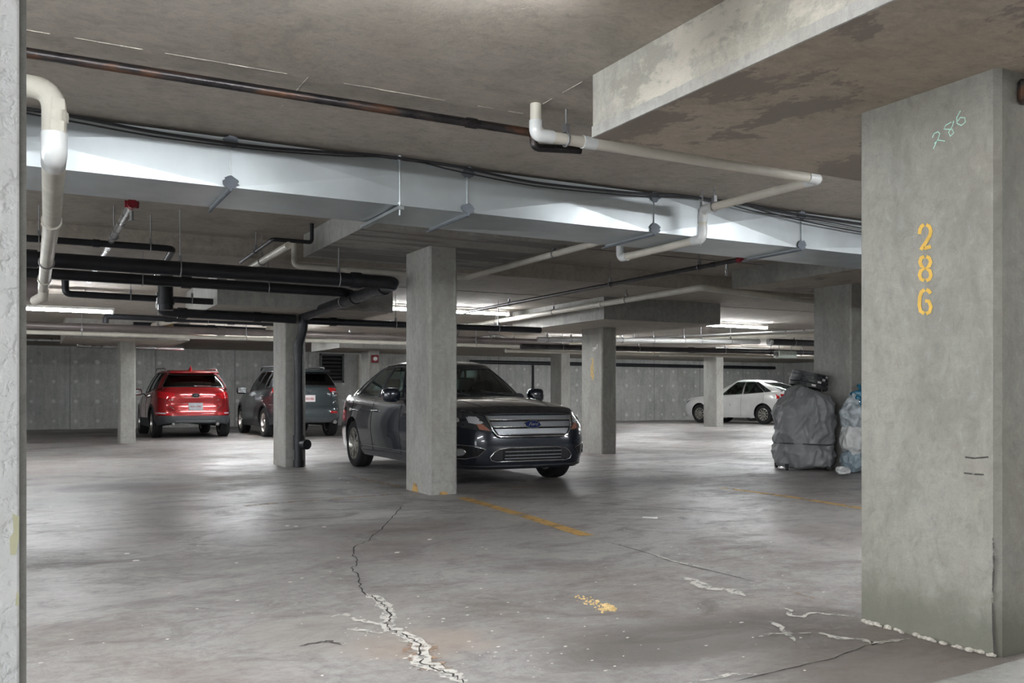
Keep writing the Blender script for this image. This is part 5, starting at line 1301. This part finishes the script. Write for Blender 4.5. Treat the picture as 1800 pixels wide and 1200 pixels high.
def bag(px, py0, py1, wpx, mat, label, seed, knot=True, name='plastic_bag', dv=0):
    c0 = P(1492, 832, z=0); yv = c0.y+.12+dv
    a = P(px, (py0+py1)/2, v=yv); top = P(px, py0, v=yv).z; bot = P(px, py1, v=yv).z
    Z = a.x*ST+a.y*CT; r = wpx/2*Z/F_; h = (top-bot)/2
    e = empty(name, (a.x, a.y, max(0, bot)), label=label, cat='bag', group=None)
    bm = bmesh.new(); bmesh.ops.create_icosphere(bm, subdivisions=5, radius=1)
    for v in bm.verts:
        n_ = v.co.normalized(); d = .95+.22*noise.noise(n_*1.3+Vector((seed, 0, 0)))+.12*(1-abs(noise.noise(n_*1.6+Vector((0, seed, 0))))*3.4)+.015*noise.noise(n_*6)
        q = n_*d; q.z = max(q.z, -.93+.05*noise.noise(n_*4))
        v.co = Vector((q.x*r, q.y*r*.9, (q.z+.93)/1.95*2*h))
    bmobj('bag_body', bm, mat, e, smooth=60)
    if knot:
        bm = bmesh.new()
        for k in range(3):
            a0 = k*2.1+seed; pts = []
            rr = [bm.verts.new((math.cos(a0+t*.28)*(.012+.07*s_)*r*4+random.uniform(-.01, .01), math.sin(a0+t*.28)*(.012+.07*s_)*r*4, 2*h*.93+s_*.07+.02*math.sin(t*2+s_*4))) for s_ in (0, .5, 1) for t in range(6)]
            for s_ in range(2):
                for t in range(5): bm.faces.new((rr[s_*6+t], rr[s_*6+t+1], rr[(s_+1)*6+t+1], rr[(s_+1)*6+t]))
        bmobj('bag_neck', bm, mat, e, smooth=60)
    return e
PC = plastic('clear bag film', (.62, .68, .72), .35); PW = plastic('white bag film', (.75, .76, .76), .75); PB = plastic('blue bag film', (.03, .2, .32), .85); PG = plastic('greyish clear film', (.36, .45, .52), .6)
bag(1500, 788, 832, 42, PG, 'clear bag of recycling at the bottom of the pile beside the grey bundle', 1.3, False)
bag(1500, 742, 800, 48, PW, 'whitish plastic bag in the middle of the pile beside the grey bundle', 4.2)
bag(1499, 698, 752, 44, PC, 'clear plastic bag tied on the upper part of the pile', 7.7)
bag(1512, 682, 722, 36, PB, 'blue plastic bag on top of the pile against the nearest column', 2.4)
bag(1481, 819, 834, 26, PW, 'small white plastic wad lying on the floor by the grey bundle', 9.1, False, dv=-.28)
# ghost of dried water: none
#ENDCARS#

# ------------------------------------------------------------------ camera, world, view
cam = bpy.data.cameras.new('camera'); co = bpy.data.objects.new('camera', cam); link(co)
co.location = (0, 0, HC); co.rotation_euler = (PI/2, 0, -TH)
cam.sensor_width = 36; cam.lens = 36*F_/1800; cam.shift_y = (YH-600)/1800; cam.clip_start = .05; cam.clip_end = 200
sc.camera = co
w = bpy.data.worlds.new('world'); sc.world = w; w.use_nodes = True
w.node_tree.nodes['Background'].inputs[0].default_value = (.93, .97, 1, 1); w.node_tree.nodes['Background'].inputs[1].default_value = 1.1
sc.view_settings.view_transform = 'Standard'; sc.view_settings.look = 'None'; sc.view_settings.gamma = 1; sc.view_settings.use_curve_mapping = False
sc.view_settings.exposure = 2.1
sc.cycles.use_denoising = True
sc.cycles.max_bounces = 8; sc.cycles.diffuse_bounces = 5; sc.cycles.glossy_bounces = 4; sc.cycles.transmission_bounces = 6; sc.cycles.transparent_max_bounces = 10
sc.cycles.sample_clamp_indirect = 8
sc.cycles.caustics_reflective = False; sc.cycles.caustics_refractive = False
